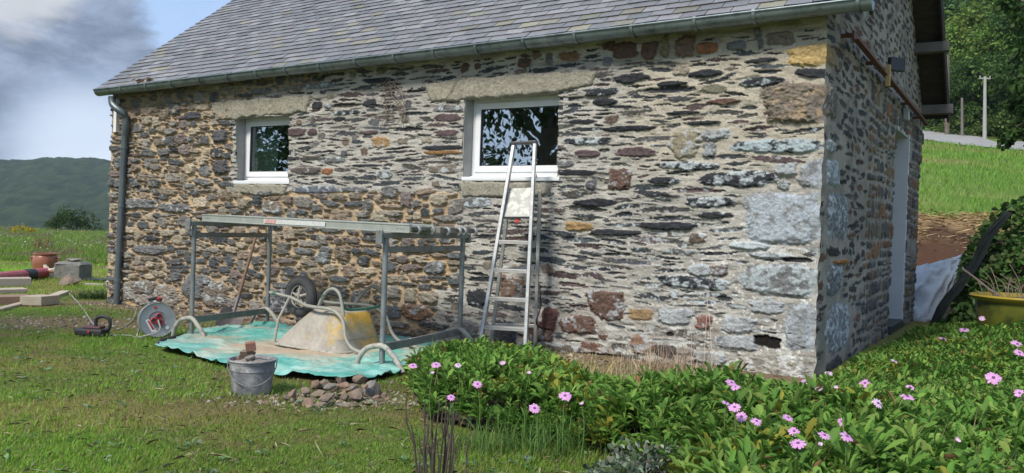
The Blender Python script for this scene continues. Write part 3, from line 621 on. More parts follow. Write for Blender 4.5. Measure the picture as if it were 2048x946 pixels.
# gutter
gu0,gz0=wal(187,180,.235); gu1,gz1=wal(1742,-4,.235)
G0=WP(gu0,gz0,.165); G1=WP(gu1,gz1,.165); gd=nrm(G1-G0); RG=.070
def gutter():
    m=MB(); n=14; V=[];Fs=[]; K=24; up=ZV
    for i in range(K+1):
        p_=G0+(G1-G0)*i/K+ZV*.003*math.sin(i*1.7)
        for rr in (RG,RG-.004):
            for j in range(n+1):
                a=math.pi*j/n; V.append(p_+NW*math.cos(a)*rr-ZV*math.sin(a)*rr)
    q=2*(n+1)
    for i in range(K):
        for j in range(n):
            a=i*q+j; Fs.append((a,a+1,a+q+1,a+q)); b=a+n+1; Fs.append((b+1,b,b+q,b+q+1))
    m.add(V,Fs); g_=m.build('gutter',MZ,house,smooth=True)
    m=MB(); m.tube([G0+NW*(RG+.004)+ZV*.004,G1+NW*(RG+.004)+ZV*.004],.0095,10); m.build('rolled_lip',MZ,g_,smooth=True)
    for p_ in (G0,G1):
        m=MB(); V=[p_+NW*math.cos(math.pi*j/n)*RG-ZV*math.sin(math.pi*j/n)*RG for j in range(n+1)]; V+=[v+gd*.004 for v in V]; m.add(V,[tuple(range(n+1)),tuple(range(n+1,2*n+2))[::-1]]+[(j,j+1,j+n+2,j+n+1) for j in range(n)]); m.build('end_cap',MZ,g_)
    for px in (290,340,396,452,510,568,636,708,786,865,950,1045,1148,1262,1388,1506,1715,240):
        u=wal(px,186-.1166*(px-188),.235)[0]; f=(u-gu0)/(gu1-gu0); p_=G0+(G1-G0)*f; m=MB()
        pts=[p_+NW*math.cos(a)*(RG+.006)-ZV*math.sin(a)*(RG+.006) for a in np.linspace(-.25,math.pi,16)]
        V=[];Fs=[]
        for q_ in pts:
            d=nrm(q_-p_); V+=[q_-gd*.012,q_+gd*.012,q_+gd*.012+d*.004,q_-gd*.012+d*.004]
        for i in range(15):
            for j in range(4): Fs.append((i*4+j,i*4+(j+1)%4,i*4+4+(j+1)%4,i*4+4+j))
        m.add(V,Fs); m.build('gutter_bracket',MZ,g_,smooth=True)
    px=[(224,193),(224,200),(226,209),(235,218),(246,226),(251,236),(252,250),(250,270)]
    offs=[.165,.165,.165,.15,.11,.075,.065,.06]; pts=[]
    for (x,y),o in zip(px,offs): u,z=wal(x,y,o); pts.append(WP(u,z,o))
    u,z=wal(233,607,.06); end=WP(u,z-.02,.06); st=pts[-1]
    m=MB(); m.tube(curve(pts,5),.045,16); dp=m.build('downpipe',MZD,house,smooth=True)
    m=MB(); m.tube([st+ZV*.02,end],.041,16); m.build('lower_pipe',MZD,dp,smooth=True)
    for f in (.08,.42,.86):
        p_=st*(1-f)+end*f; m=MB(); m.tube([p_,p_+ZV*.03],.047,16); m.box(p_+ZV*.015-NW*.05,(.03,.07,.02),TW,NW); m.build('pipe_clip',MZ,dp,smooth=True)
gutter()
u,z=wal(243,240,0); m=MB(); m.box(WP(u+.02,z+.05,.03)-TW*.04,(.06,.05,.42),TW,NW); m.build('soffit_board',MPVC,house)
# fixtures on the gable: rusty steel rail, floodlight, junction box, wooden block
MRUST=mat('red_oxide_steel',(.16,.055,.030),(.10,.035,.022),9,rough=.75,bump=.001)
a=gab(1707,70,.09);b=gab(1851,246,.09); pa,pb=GP(*a,.09),GP(*b,.09); m=MB(); m.beam(pa,pb,.012,.075); m.beam(pa+TW*.02-ZV*.035,pb+TW*.02-ZV*.035,.045,.008); rl=m.build('steel_rail',MRUST,house,bevel=.002)
for f in (.0,.22,.45,.68,.9):
    q=pa*(1-f)+pb*f; m=MB(); m.beam(q+ZV*.0,q-TW*.10,.03,.03); m.build('rail_bracket',MRUST,rl,bevel=.002)
m=MB(); m.beam(pa,pa+ZV*.14,.02,.012); m.build('rail_bracket',MRUST,rl)
def gpx(x,y,o): s,z=gab(x,y,o); return GP(s,z,o)
q=gpx(1793,129,.16); m=MB(); m.box(q,(.17,.05,.13),nrm(GW+TW*.9),nrm(TW-GW*.9)); fl=m.build('floodlight',mat('black_lamp_casing',(.018,.019,.021),rough=.45),house,bevel=.006)
m=MB(); m.beam(q,gpx(1784,140,.0),.02,.02); m.build('lamp_arm',MDK,fl)
q=gpx(1776,151,.13); m=MB(); m.box(q,(.05,.04,.20),GW,TW); m.build('wooden_block',mat('yellow_pine',(.46,.33,.13),(.40,.27,.10),12,rough=.7),house,bevel=.003)
q=gpx(1813,229,.04); m=MB(); m.box(q,(.10,.06,.13),GW,TW); jb=m.build('junction_box',mat('grey_plastic_box',(.42,.43,.44),rough=.5),house,bevel=.008)
m=MB(); m.tube(curve([gpx(1813,220,.04),gpx(1812,200,.03),gpx(1806,180,.05),gpx(1796,160,.06)],5),.006,6); m.build('conduit',jb.data.materials[0],jb,smooth=True)
m=MB(); q=gpx(1734,18,.05); m.add([q+ZV*.06-GW*.05,q+ZV*.07+GW*.09,q+GW*.02-ZV*.11,q+TW*.03+ZV*.02],[(0,1,3),(1,2,3),(2,0,3),(0,2,1)]); m.build('lead_flashing',MZ,house)
# dry climber on the wall between the windows, moss on the gutter
MVI=mat('dry_vine',(.16,.12,.09),(.22,.17,.13),20,rough=.9)
m=MB(); rv=random.Random(5)
for k in range(9):
    x=783+rv.uniform(-12,12); y=150+rv.uniform(0,20); pts=[]
    for i in range(8):
        u,z=wal(x,y,.03); pts.append(WP(u,z,.022+.01*rv.random())); x+=rv.uniform(-9,11)-(k%3-1)*3; y+=rv.uniform(7,17)
    m.tube(curve(pts,3),.0035,5)
m.build('dry_climber',MVI,smooth=True); tag(bpy.data.objects['dry_climber'],'bare brown climber stems clinging to the wall between the two windows','dead climber')
m=MB()
for pts in ([(926,132),(912,160),(900,185),(888,205),(880,222)],[(1012,400),(1004,430),(975,470),(955,500)],[(620,150),(628,200),(620,240)],[(1278,80),(1272,120),(1262,170),(1245,210)]):
    if pts[0][0]!=926: continue
    q=[]
    for x,y in pts: u,z=wal(x,y,.03); q.append(WP(u,z,.035))
    m.tube(curve(q,4),.003,5)
o=m.build('hanging_wire',MVI); tag(o,'thin dry strand hanging down across the right-hand lintel','vine strand')

# moss on the lowest slates by the gutter
for x,y,w_,lb in ((282,163,.13,'rusty brown moss cushion on the slates above the left gutter end'),(301,160,.10,'smaller dark moss cushion beside the rusty one above the gutter')):
    u,z=wal(x,y+3,.10); P_=WP(u,z,.10); V=[];Fs=[]
    for i in range(7):
        for j in range(14):
            a=2*math.pi*j/14; r_=w_*.5*math.sin(math.pi/2*(i+.3)/6.3)*(1+.25*random.uniform(-1,1)); V.append(P_+TD*r_*math.cos(a)+QU*r_*.6*math.sin(a)+NR*(.055*math.cos(math.pi/2*i/6.3)+.008*random.uniform(-1,1)))
    for i in range(6):
        for j in range(14): Fs.append((i*14+j,(i+1)*14+j,(i+1)*14+(j+1)%14,i*14+(j+1)%14))
    Fs.append(tuple(range(14))); o=mesh('moss_cushion',V,Fs,mat('moss',(.14,.085,.045),(.07,.06,.03),30,rough=1,bump=.01,bscale=90)); tag(o,lb,'moss')
# ---------------------------------------------------------------- objects by the wall
MGA=mat('galvanised_steel',(.22,.235,.23),(.30,.315,.31),9,rough=.5,metal=.55,c3=(.17,.15,.12),s3=22,t3=(.55,.68),bump=.0008)
MGB=mat('dusty_galvanised_tube',(.36,.35,.30),(.44,.42,.36),9,rough=.7,metal=.2,c3=(.24,.24,.21),s3=20,t3=(.5,.62))
MAL=mat('aluminium',(.34,.345,.34),(.44,.44,.425),12,rough=.42,metal=.6,c3=(.52,.50,.45),s3=30,t3=(.55,.62))
MDECK=mat('deck_beam_aluminium',(.40,.42,.38),(.47,.49,.44),7,rough=.5,metal=.5,c3=(.58,.57,.50),s3=14,t3=(.58,.70))
MWD=mat('grey_scaffold_wood',(.17,.15,.12),(.25,.225,.18),14,rough=.9,bump=.002,stretch=(1,6,6))
def foot(p,dirv,span,h):      # arched tube foot: springs from the post and touches down on both sides
    l=p+dirv*span*.5; r_=p-dirv*span*.5; pts=[l+ZV*(.012),l-dirv*.06*span+ZV*h*.42,l-dirv*.22*span+ZV*h*.85,p+dirv*.05*span+ZV*h*1.02,p-dirv*.1*span+ZV*h*1.0,r_+dirv*.25*span+ZV*h*.72,r_+dirv*.08*span+ZV*h*.3,r_+ZV*.012]
    for q in (pts[0],pts[-1]): q[2]=tz(q[0],q[1])+.018
    return curve(pts,5)
def trestle(near,far,topz,lab,bracket_px,footspan):
    a=gnd(*near); b=gnd(*far); a[2]+=.03; b[2]+=.03
    t_=thing('trestle',lab,'trestle',((a+b)/2)); d=nrm((b-a)*[1,1,0]); sd=np.array([-d[1],d[0],0])
    ta=np.array([*a[:2],topz]); tb=np.array([*b[:2],topz])
    m=MB(); m.tube([a,ta],.0215,12); m.build('post',MGA,t_,smooth=True); m=MB(); m.tube([b,tb],.0215,12); m.build('post',MGA,t_,smooth=True)
    m=MB(); m.beam(ta-d*.06+ZV*.01,tb+d*.06+ZV*.01,.05,.04); m.build('top_bar',MGA,t_,bevel=.004)
    for q in (ta-d*.08,tb+d*.08): m=MB(); m.box(q-ZV*.0,(.022,.055,.10),d,sd); m.build('end_bracket',MGA,t_,bevel=.004)
    m=MB(); m.beam(ta-ZV*.095+d*.02,tb-ZV*.095,.028,.045); m.build('upper_rail',MGA,t_,bevel=.003)
    h=.155; m=MB(); m.beam(a+ZV*h,b+ZV*h,.022,.06); m.build('lower_rail',MGA,t_,bevel=.003)
    for q in (a,b): m=MB(); m.tube(foot(q.copy()-d*.03,sd,footspan,.17),.0205,12); m.build('foot',MGB,t_,smooth=True)
    # small locking pin and loop of wire
    m=MB(); m.tube(curve([ta+d*.03-ZV*.10+sd*.03,ta+d*.10-ZV*.07+sd*.04,ta+d*.12-ZV*.14+sd*.04,ta+d*.05-ZV*.15+sd*.04,ta+d*.03-ZV*.1+sd*.03],4),.004,5); m.build('wire_tie',MDK,t_)
    return t_,ta,tb,d,sd
tA=trestle((382,680),(534,657),at(377,449,7.6)[2],'left-hand galvanised trestle holding up the end with the bare top bar',None,.37)
tB=trestle((763,746),(918,706),at(768,474,6.05)[2],'right-hand galvanised trestle holding up the end with the plank ends',None,.42)
# decks and planks laid across
def plank(name,lab,cat,pL,pR,w,h,m_,label_part=False,group=None,ends=True):
    pL=np.array(pL);pR=np.array(pR); d=nrm(pR-pL); s_=nrm(np.cross(ZV,d)); c=(pL+pR)/2; t_=thing(name,lab,cat,c,group)
    L_=np.linalg.norm(pR-pL)
    if m_ is MDECK:
        for k in (-1,1):
            m=MB(); o=s_*(w/2-.012)*k; m.box(c+o,(L_,.024,h),d,s_); m.box(c+o+ZV*(h/2-.003),(L_,.034,.010),d,s_); m.box(c+o-ZV*(h/2-.003),(L_,.034,.010),d,s_); sb=m.build('side_beam',MDECK,t_,bevel=.002)
            if k==(-1): 
                q=MB(); q.box(c+o-s_*.0195+d*(.00)*L_,(L_*.30,.002,h*.62),d,s_); q.build('sticker',MSTK,sb)
                q=MB(); q.box(c+o-s_*.0215-d*L_*.115,(L_*.055,.002,h*.55),d,s_); q.build('sticker_panel',MSTR,sb)
                q=MB()
                for e in (-1,1):
                    for j in range(3): q.lathe([(.004,0),(.004,.003)],c+o-s_*.014+d*(L_/2-.06-.03*j)*e,d,ZV,-s_,8,(False,True))
                q.build('rivets',MGA,sb)
        m=MB(); m.box(c+ZV*.003,(L_-.04,w-.05,h*.4),d,s_); m.build('plank',MWD,t_)
    else:
        m=MB(); m.box(c,(L_,w,h),d,s_); m.build('plank',m_,t_,bevel=.005)
    if ends:
        for k in (-1,1):
            for j in (-.28,.28):
                m=MB(); m.tube(curve([c+d*(L_/2-.03)*k+s_*w*j+ZV*.012,c+d*(L_/2+.03)*k+s_*w*j+ZV*.018,c+d*(L_/2+.05)*k+s_*w*j-ZV*.01,c+d*(L_/2+.03)*k+s_*w*j-ZV*.035],4),.012,8); m.build('end_hook',MGA,t_,smooth=True)
    return t_
MSTK=mat('white_sticker',(.62,.62,.60),(.50,.50,.48),40,rough=.5); MSTR=mat('red_sticker_panel',(.48,.20,.17),(.60,.45,.42),60,rough=.5)
taA,tbA,dA=tA[1],tA[2],tA[3]; taB,tbB,dB=tB[1],tB[2],tB[3]
def onA(f,z): q=taA*(1-f)+tbA*f; return q+ZV*z
def onB(f,z): q=taB*(1-f)+tbB*f; return q+ZV*z
h_=.066; 
dl=nrm(onB(.17,0)-onA(.15,0))
plank('scaffold_deck','long aluminium-edged scaffold deck with a white and red sticker, nearest the lawn','scaffold deck',onA(.15,.034+.033)+dl*.13,onB(.17,.034+.033)+dl*.22,.28,.062,MDECK)
plank('scaffold_plank','second plank on the trestles, weathered grey wood directly behind the aluminium deck','plank',onA(.44,.062)-dl*.05,onB(.46,.062)+dl*.27,.24,.05,MWD)
plank('scaffold_plank','third plank on the trestles, weathered grey wood, nearest the stone wall','plank',onA(.74,.062)+dl*.0,onB(.78,.062)+dl*.20,.24,.045,MWD)
# shovel leaning on the wall
def tb_(name,pts,r,m_,par,n=10,sm=True): m=MB(); m.tube(pts,r,n); return m.build(name,m_,par,smooth=sm)
MHW=mat('worn_brown_handle',(.13,.075,.045),(.18,.11,.07),16,rough=.7,stretch=(4,4,1)); MSH=mat('worn_steel_blade',(.13,.11,.12),(.20,.17,.17),9,rough=.5,metal=.5,c3=(.25,.19,.14),s3=12)
sb=gnd(452,662); sh=thing('shovel','long shovel with brown wooden handle leaning on the wall under the scaffold','shovel',sb)
top=wal(523,440,.04); tp=WP(*top,.05); neck=at(470,628,sb[1]+.15); neck[2]=sb[2]+.22
axis_=nrm(tp-neck)
tb_('handle',[neck-axis_*.02,neck+(tp-neck)*.5,tp],[.018,.017,.016],MHW,sh)
tb_('socket',[neck-axis_*.10,neck+axis_*.14],[.017,.021],MSH,sh)
bd=nrm(sb-neck+np.array([-.02,-.02,-.0])); bs=nrm(np.cross(bd,np.array([.35,-.93,.1]))) ; bn=np.cross(bs,bd)
V=[];Fs=[]
wd_=[.07,.115,.12,.118,.10,.06,.008]; ln=[0,.03,.10,.18,.24,.285,.31]
for k_,(w_,l_) in enumerate(zip(wd_,ln)):
    for j in range(7):
        f=j/3-1; V.append(neck-axis_*.03+bd*l_+bs*w_*f+bn*(.02*(abs(f)**2)-.012*math.exp(-(f*3)**2)*(1-l_/.31)))
for side in (0,1): 
    pass
n0=len(V); V+= [np.array(v)-bn*.004 for v in V]
for i in range(6):
    for j in range(6): a=i*7+j; Fs.append((a,a+1,a+8,a+7)); Fs.append((a+n0,a+7+n0,a+8+n0,a+1+n0))
m=MB(); m.add(V,Fs); m.build('blade',MSH,sh,smooth=True)
# step ladder
MTR=mat('aluminium_tread',(.42,.40,.37),(.50,.47,.43),14,rough=.5,metal=.35,c3=(.58,.53,.49),s3=25)
MPT=mat('spattered_platform',(.30,.30,.28),(.38,.37,.34),14,rough=.6,metal=.3,c3=(.50,.49,.44),s3=16,t3=(.5,.56))
def ladder():
    bl=at(957,703,7.02); br=at(1050,707,6.95); bl[2]=tz(bl[0],bl[1]); br[2]=tz(br[0],br[1]); tl=at(1028,290,7.42); tr=at(1070,287,7.36)
    rbl=at(981,700,7.5); rbr=at(1070,704,7.42); rbl[2]=tz(*rbl[:2]); rbr[2]=tz(*rbr[:2])
    t_=thing('step_ladder','paint-spattered aluminium step ladder standing against the wall under the larger window','step ladder',(bl+br)/2)
    sd=nrm((br-bl)*[1,1,0]); fw=np.cross(sd,ZV)     # fw points away from the wall? towards camera if negative y
    fw=fw if fw[1]<0 else -fw
    def at_(p,q,y):       # point on the stile at image row y
        lo,hi=0,1
        for _ in range(40):
            mi=(lo+hi)/2
            if proj(p+(q-p)*mi)[1]>y: lo=mi
            else: hi=mi
        return p+(q-p)*lo
    for p,q in ((bl,tl),(br,tr)):
        m=MB(); d=nrm(q-p); m.box((p+q)/2+ZV*.01,(np.linalg.norm(q-p)-.02,.028,.066),d,nrm(sd-d*(sd@d))); s_=m.build('stile',MAL,t_,bevel=.003)
        m=MB(); m.box(p+ZV*.018,(.036,.076,.036),sd,fw); m.build('rubber_foot',MDK,s_,bevel=.004)
        m=MB(); c=at_(p,q,352); m.lathe([(.0,.018),(.018,.018),(.02,.012)],c+fw*.0+sd*(.012 if p is br else -.03),fw,ZV,sd,12); m.build('hinge_plate',MAL,s_)
        m=MB()
        for yy in (655,597,540,483,455): c=at_(p,q,yy); m.box(c+sd*(.0125 if p is br else -.0125),(.003,.018,.022),sd,fw)
        m.build('tread_bracket',MGA,s_)
    hl=at_(bl,tl,385)-fw*.075; hr=at_(br,tr,380)-fw*.075
    for p,q in ((rbl,hl+sd*.02),(rbr,hr+sd*.05)):
        m=MB(); d=nrm(q-p); m.box((p+q)/2,(np.linalg.norm(q-p),.028,.05),d,nrm(sd-d*(sd@d))); m.build('rear_stile',MAL,t_,bevel=.003)
    for f in (.16,.52): m=MB(); m.beam(rbl+(hl-rbl)*f,rbr+(hr-rbr)*f,.03,.028); m.build('rear_brace',MAL,t_,bevel=.002)
    for yy in (655,597,540,483):
        a=at_(bl,tl,yy)+sd*.012; b=at_(br,tr,yy)-sd*.012; zz=(a[2]+b[2])/2; a[2]=b[2]=zz; m=MB(); c=(a+b)/2-fw*.01
        m.box(c,(np.linalg.norm(b-a),.082,.016),b-a,fw); m.box(c+fw*.036-ZV*.012,(np.linalg.norm(b-a),.010,.020),b-a,fw)
        td=m.build('tread',MTR,t_,bevel=.002)
    a=at_(bl,tl,434)+sd*.012; b=at_(br,tr,434)-sd*.012; a2=at_(bl,tl,377)+sd*.018-fw*.03; b2=at_(br,tr,375)-sd*.006-fw*.03
    m=MB(); n_=nrm(np.cross(b-a,a2-a)); V=[a,b,b2,a2]; m.add([v-n_*.006 for v in V]+[v+n_*.006 for v in V],[(0,1,2,3),(7,6,5,4),(0,4,5,1),(1,5,6,2),(2,6,7,3),(3,7,4,0)]); pf=m.build('platform',MPT,t_,bevel=.003)
    m=MB(); m.beam(a-ZV*.006,b-ZV*.006,.075,.016); m.build('platform_edge',MDK,pf,bevel=.002)
    m=MB(); c=(a+b)/2+sd*.01; m.box(c-ZV*.03+fw*.02,(.035,.02,.04),sd,fw); m.build('latch',mat('red_plastic',(.55,.06,.04),rough=.5),pf,bevel=.004)
    m=MB(); m.beam(tl+ZV*.012-sd*.02,tr+ZV*.012+sd*.02,.085,.026); m.build('top_cap',mat('dark_plastic_cap',(.05,.05,.055),rough=.5),t_,bevel=.006)
    m=MB(); m.tube(curve([rbr+ZV*.6+fw*.05+sd*.02,rbr+ZV*.42+fw*.1+sd*.05,rbr+ZV*.27+fw*.12+sd*.02,rbr+ZV*.2+fw*.03+sd*.07],5),.008,6); m.build('strap',MDK,t_,smooth=True)
ladder()
# green tarpaulin
def tarp():
    P=[(310,704),(345,688),(400,668),(470,660),(540,656),(590,662),(640,668),(760,682),(830,690),(888,702),(884,720),(822,742),(800,752),(768,762),(716,771),(640,768),(600,760),(545,757),(480,745),(430,735),(370,716)]
    G=[gnd(*q)[:2] for q in P]; xs=[g[0] for g in G];ys=[g[1] for g in G]
    cx,cy=sum(xs)/len(xs),sum(ys)/len(ys)+.1; B=np.array(curve([np.array([*q,0]) for q in G+[G[0]]],14))[:,:2]; na=len(B)-1; B=B[:-1]; nr_=70
    t_=np.linspace(.02,1,nr_)[:,None]; X=cx+(B[None,:,0]-cx)*t_; Y=cy+(B[None,:,1]-cy)*t_; ed=sst(.9,1,t_)+0*X; X=X+.03*ed*(fbm(X*4,Y*4,301,3)-.5); Y=Y+.04*ed*(fbm(X*4,Y*4,302,3)-.5)
    r1=1-np.abs(2*fbm(X*3+Y*1.5,Y*7,303,3)-1); r2=1-np.abs(2*fbm(X*9,Y*14,304,3)-1)
    dust=np.clip(sst(1.25,.2,np.hypot((X+1.75)/1.1,(Y-7.0)/.55)+1.1*(fbm(X*4,Y*5,305,4)-.5))+sst(.7,.1,np.hypot((X+2.6)/.6,(Y-7.6)/.35)+.8*(fbm(X*4,Y*4,306,4)-.5)),0,1)
    Z=TZ(X,Y)+.022+(.035*r1**3+.014*r2**2)*(1-.6*dust)+.022*ed*(fbm(X*2,Y*2,307,2)-.45)
    c=lerp(np.ones(X.shape+(3,))*np.array([.11,.36,.31]),[.24,.47,.41],sst(.45,.7,fbm(X*9,Y*14,308,4)))
    c=lerp(c,[.05,.27,.22],sst(.55,.75,fbm(X*5,Y*12,309,4))*.7)
    c=lerp(c,[.42,.45,.37],sst(.45,.70,fbm(X*3,Y*4,310,4))*.7)
    c=lerp(c,[.43,.33,.235],dust*sst(.25,.6,fbm(X*12,Y*16,311,4)+.25*dust))
    V=np.stack([X,Y,Z],-1).reshape(-1,3); j=np.arange(na)[None]; k=np.arange(nr_-1)[:,None]*na; j2=(j+1)%na; Fq=np.stack([k+j,k+na+j,k+na+j2,k+j2],-1).reshape(-1,4)
    o=mesh('tarpaulin',V,Fq,mat('woven_green_tarp',None,attr=True,rough=.55,bump=.002,bscale=90,fine=.15),col=c.reshape(-1,3),smooth=True)
    s=o.modifiers.new('thick','SOLIDIFY'); s.thickness=.003
    tag(o,'turquoise green woven tarpaulin dusted with mortar, spread under the scaffold','tarpaulin')
tarp()
# upturned wheelbarrow
MTY=mat('dusty_wheelbarrow_tray',(.38,.345,.29),(.27,.25,.215),5,rough=.8,c3=(.46,.31,.10),s3=4,t3=(.54,.66),bump=.002,bscale=30,fine=.2)
MTYY=mat('worn_yellow_tray',(.56,.33,.05),(.50,.36,.14),5,rough=.65,c3=(.36,.32,.26),s3=5,t3=(.46,.60),bump=.002,bscale=30,fine=.2)
MFR=mat('green_grey_tube',(.27,.27,.235),(.36,.35,.30),9,rough=.7,metal=.2,c3=(.06,.15,.11),s3=9,t3=(.60,.66)); MGRN=mat('dark_green_paint',(.03,.13,.09),(.05,.18,.12),12,rough=.5,c3=(.35,.35,.3),s3=25,t3=(.6,.66))
MTYR=mat('rubber_tyre',(.035,.037,.04),(.055,.056,.06),12,rough=.8,bump=.001); MRIM=mat('wheel_rim',(.32,.31,.28),(.42,.40,.36),12,rough=.6,metal=.3)
def barrow():
    c0=gnd(662,702); c0[2]=tz(*c0[:2])+.045; f=nrm([-.86,.51,0]); l=np.array([f[1],-f[0],0])*-1.0  # l towards camera-left/front
    if l[1]>0: l=-l
    t_=thing('wheelbarrow','upturned wheelbarrow with dusty yellow tray lying on the green tarpaulin','wheelbarrow',c0)
    Pw=lambda x,y,z: c0+f*x+l*y+ZV*z
    # sections from rim (z=0) up to the pan bottom (z=.30): rounded rectangles, nose slanted
    def ring(x0,x1,w0,w1,z0,z1,rc=.09,n=6):
        pts=[]
        for cx,cy,a0 in ((x1-rc,w1/2-rc,0),(x0+rc,w0/2-rc,90),(x0+rc,-w0/2+rc,180),(x1-rc,-w1/2+rc,270)):
            for k in range(n+1):
                a=math.radians(a0+90*k/n); x=cx+rc*math.cos(a); y=cy+rc*math.sin(a); z=z0+(z1-z0)*(x-x0)/(x1-x0); pts.append(Pw(x,y,z))
        return pts
    secs=[ring(-.37,.47,.60,.52,.0,.0,.12),ring(-.36,.46,.585,.505,.012,.012,.12),ring(-.335,.36,.53,.45,.10,.10,.10),ring(-.31,.24,.47,.38,.20,.21,.09),ring(-.285,.13,.42,.32,.285,.30,.08),ring(-.26,.10,.36,.27,.305,.325,.07),ring(-.15,.02,.16,.12,.312,.33,.05)]
    V=[];Fs=[];n=len(secs[0])
    for s_ in secs: V+=s_
    for i in range(len(secs)-1):
        for j in range(n): Fs.append((i*n+j,i*n+(j+1)%n,(i+1)*n+(j+1)%n,(i+1)*n+j))
    Fs.append(tuple((len(secs)-1)*n+j for j in range(n)))
    m=MB(); m.add(V,Fs); tr=m.build('tray',MTY,t_,smooth=True)
    # the yellow heel end of the pan shows where dust has been knocked off
    attr=None
    m=MB(); m.tube(secs[0]+[secs[0][0]],.011,8); m.build('rim_bead',MGB,tr,smooth=True)
    # handles: long tubes along each side at the rim that run from the wheel to the grips
    for sy,nm in ((1,'near'),(-1,'far')):
        y=.20*sy; pts=[Pw(.62,sy*.055,.37),Pw(.46,sy*.09,.375),Pw(.30,sy*.15,.35),Pw(.10,sy*.20,.345),Pw(-.16,sy*.225,.34)]
        pts=[Pw(.43,sy*.075,.39),Pw(.30,sy*.10,.365),Pw(.16,sy*.16,.345),Pw(.0,sy*.22,.345),Pw(-.22,sy*.245,.34),Pw(-.36,sy*.27,.27),Pw(-.42,sy*.29,.13),Pw(-.50,sy*.30,.06),Pw(-.64,sy*.31,.03),Pw(-.80,sy*.31,-.015)]
        m=MB(); m.tube(curve(pts,5),.0145,10); fr=m.build('handle_tube',MFR,t_,smooth=True)
        # leg loop standing up from the frame
        lp=[Pw(-.05,sy*.225,.345),Pw(-.10,sy*.24,.42),Pw(-.17,sy*.255,.49),Pw(-.24,sy*.26,.515),Pw(-.30,sy*.262,.49),Pw(-.335,sy*.265,.43),Pw(-.37,sy*.268,.30)]
        m=MB(); m.tube(curve(lp,5),.0138,10); m.build('leg',MFR,t_,smooth=True)
        m=MB(); m.tube([Pw(.43,sy*.075,.39),Pw(.46,sy*.17,.20),Pw(.45,sy*.22,.01)],.012,8); m.build('nose_stay',MFR,t_,smooth=True)
    m=MB(); m.tube(curve([Pw(-.335,.265,.44),Pw(-.34,.24,.375),Pw(-.34,.15,.345),Pw(-.34,-.15,.345),Pw(-.34,-.24,.375),Pw(-.335,-.265,.44)],5),.0125,8); m.build('cross_brace',MGRN,t_,smooth=True)
    m=MB(); m.tube(curve([Pw(.62,.13,.42),Pw(.55,.11,.41),Pw(.43,.075,.39)],4),.012,8); m.tube([Pw(.62,.13,.42),Pw(.62,.03,.425)],.012,8); m.build('nose_guard',MFR,t_,smooth=True)
    # wheel, axle along l ; slightly turned
    wc=Pw(.40,-.03,.39); ax=nrm(l*.95+f*.05); X=nrm(np.cross(ax,ZV))
    wh=thing('wheel',None,None,wc); 
    for k in ('label','category'): 
        if k in wh: del wh[k]
    wh.parent=t_; wh.location=Vector(wc-c0); wh['_o']=list(map(float,wc))
    RT=.182; prof=[]
    for k in range(17):
        a=2*math.pi*k/16; prof.append((RT-.045+.045*math.cos(a)*1.0,.045*math.sin(a)))
    m=MB(); m.lathe(prof,wc,X,ZV,ax,40); m.build('tyre',MTYR,wh,smooth=True)
    m=MB()
    for k in range(3): m.lathe([(RT-.004+.0015,-.024+.024*k-.003),(RT+.002-.0,-.024+.024*k),(RT-.004+.0015,-.024+.024*k+.003)],wc,X,ZV,ax,40)
    m.build('tread_rib',MTYR,wh)
    m=MB(); m.lathe([(.112,-.03),(.118,-.02),(.104,-.012),(.104,.012),(.118,.02),(.112,.03),(.095,.024),(.095,-.024),(.112,-.03)],wc,X,ZV,ax,40)
    for k in range(5):
        a=2*math.pi*k/5+.3; d=X*math.cos(a)+ZV*math.sin(a); 
        for q in (-1,1): m.tube([wc+d*.02+ax*.026*q,wc+d*.10+ax*.012*q],[.012,.008],6)
    m.lathe([(.0,-.05),(.026,-.05),(.026,.05),(.0,.05)],wc,X,ZV,ax,16); m.build('rim',MRIM,wh,smooth=True)
    m=MB(); m.tube([wc-ax*.10,wc+ax*.10],.009,8); m.build('axle',MGA,wh,smooth=True)
    # dust-free yellow back: second skin 1.5 mm proud of the heel
    idx=[j for j in range(n)]
    V=[];Fs=[]
    cols=[j for j in range(n) if (np.array(secs[2][j])-c0)@f<-.20]
    cols=sorted(cols,key=lambda j:float((np.array(secs[2][j])-c0)@l)); K=len(cols)
    cen=c0+f*-.0+ZV*.1
    for s_ in secs[2:6]:
        for j in cols: q=np.array(s_[j]); out=nrm((q-cen)*[1,1,.3]); V.append(q+out*.002)
    for i in range(3):
        for j in range(K-1): a=i*K+j; Fs.append((a,a+1,a+K+1,a+K))
    m=MB(); m.add(V,Fs); m.build('yellow_heel',MTYY,tr,smooth=True)
barrow()
# bucket
MBK=mat('mortar_grey_plastic',(.15,.155,.17),(.24,.245,.26),7,rough=.75,c3=(.40,.39,.37),s3=9,t3=(.47,.62),bump=.001,fine=.2)
MRB=mat('rubble_dust',(.30,.275,.24),(.22,.19,.16),18,rough=.95,bump=.01)
bc=gnd(503,788); bk=thing('bucket','grey plastic builder bucket filled with rubble standing on the grass','bucket',bc); RB_=.118; RT_=.142; HB=.225
m=MB(); m.lathe([(0,.004),(RB_-.004,.0),(RB_,.006),(RT_-.004,HB*.88),(RT_+.0,HB*.89),(RT_+.001,HB*.965),(RT_+.012,HB*.97),(RT_+.012,HB),(RT_-.002,HB),(RT_-.006,HB*.95),(RB_+.02,HB*.7)],bc,n=40); m.build('shell',MBK,bk,smooth=True)
m=MB(); hp=[]
for k in range(13):
    a=math.radians(180*k/12); px_=np.array([math.cos(math.radians(15)),math.sin(math.radians(15)),0]); py_=np.array([px_[1],-px_[0],0]); hp.append(bc+px_*(RT_+.008)*math.cos(a)+py_*(RT_+.012)*math.sin(a)*.93+ZV*(HB*.93-.135*math.sin(a)))
m.tube(hp,.0035,6); m.build('handle',MGA,bk,smooth=True)
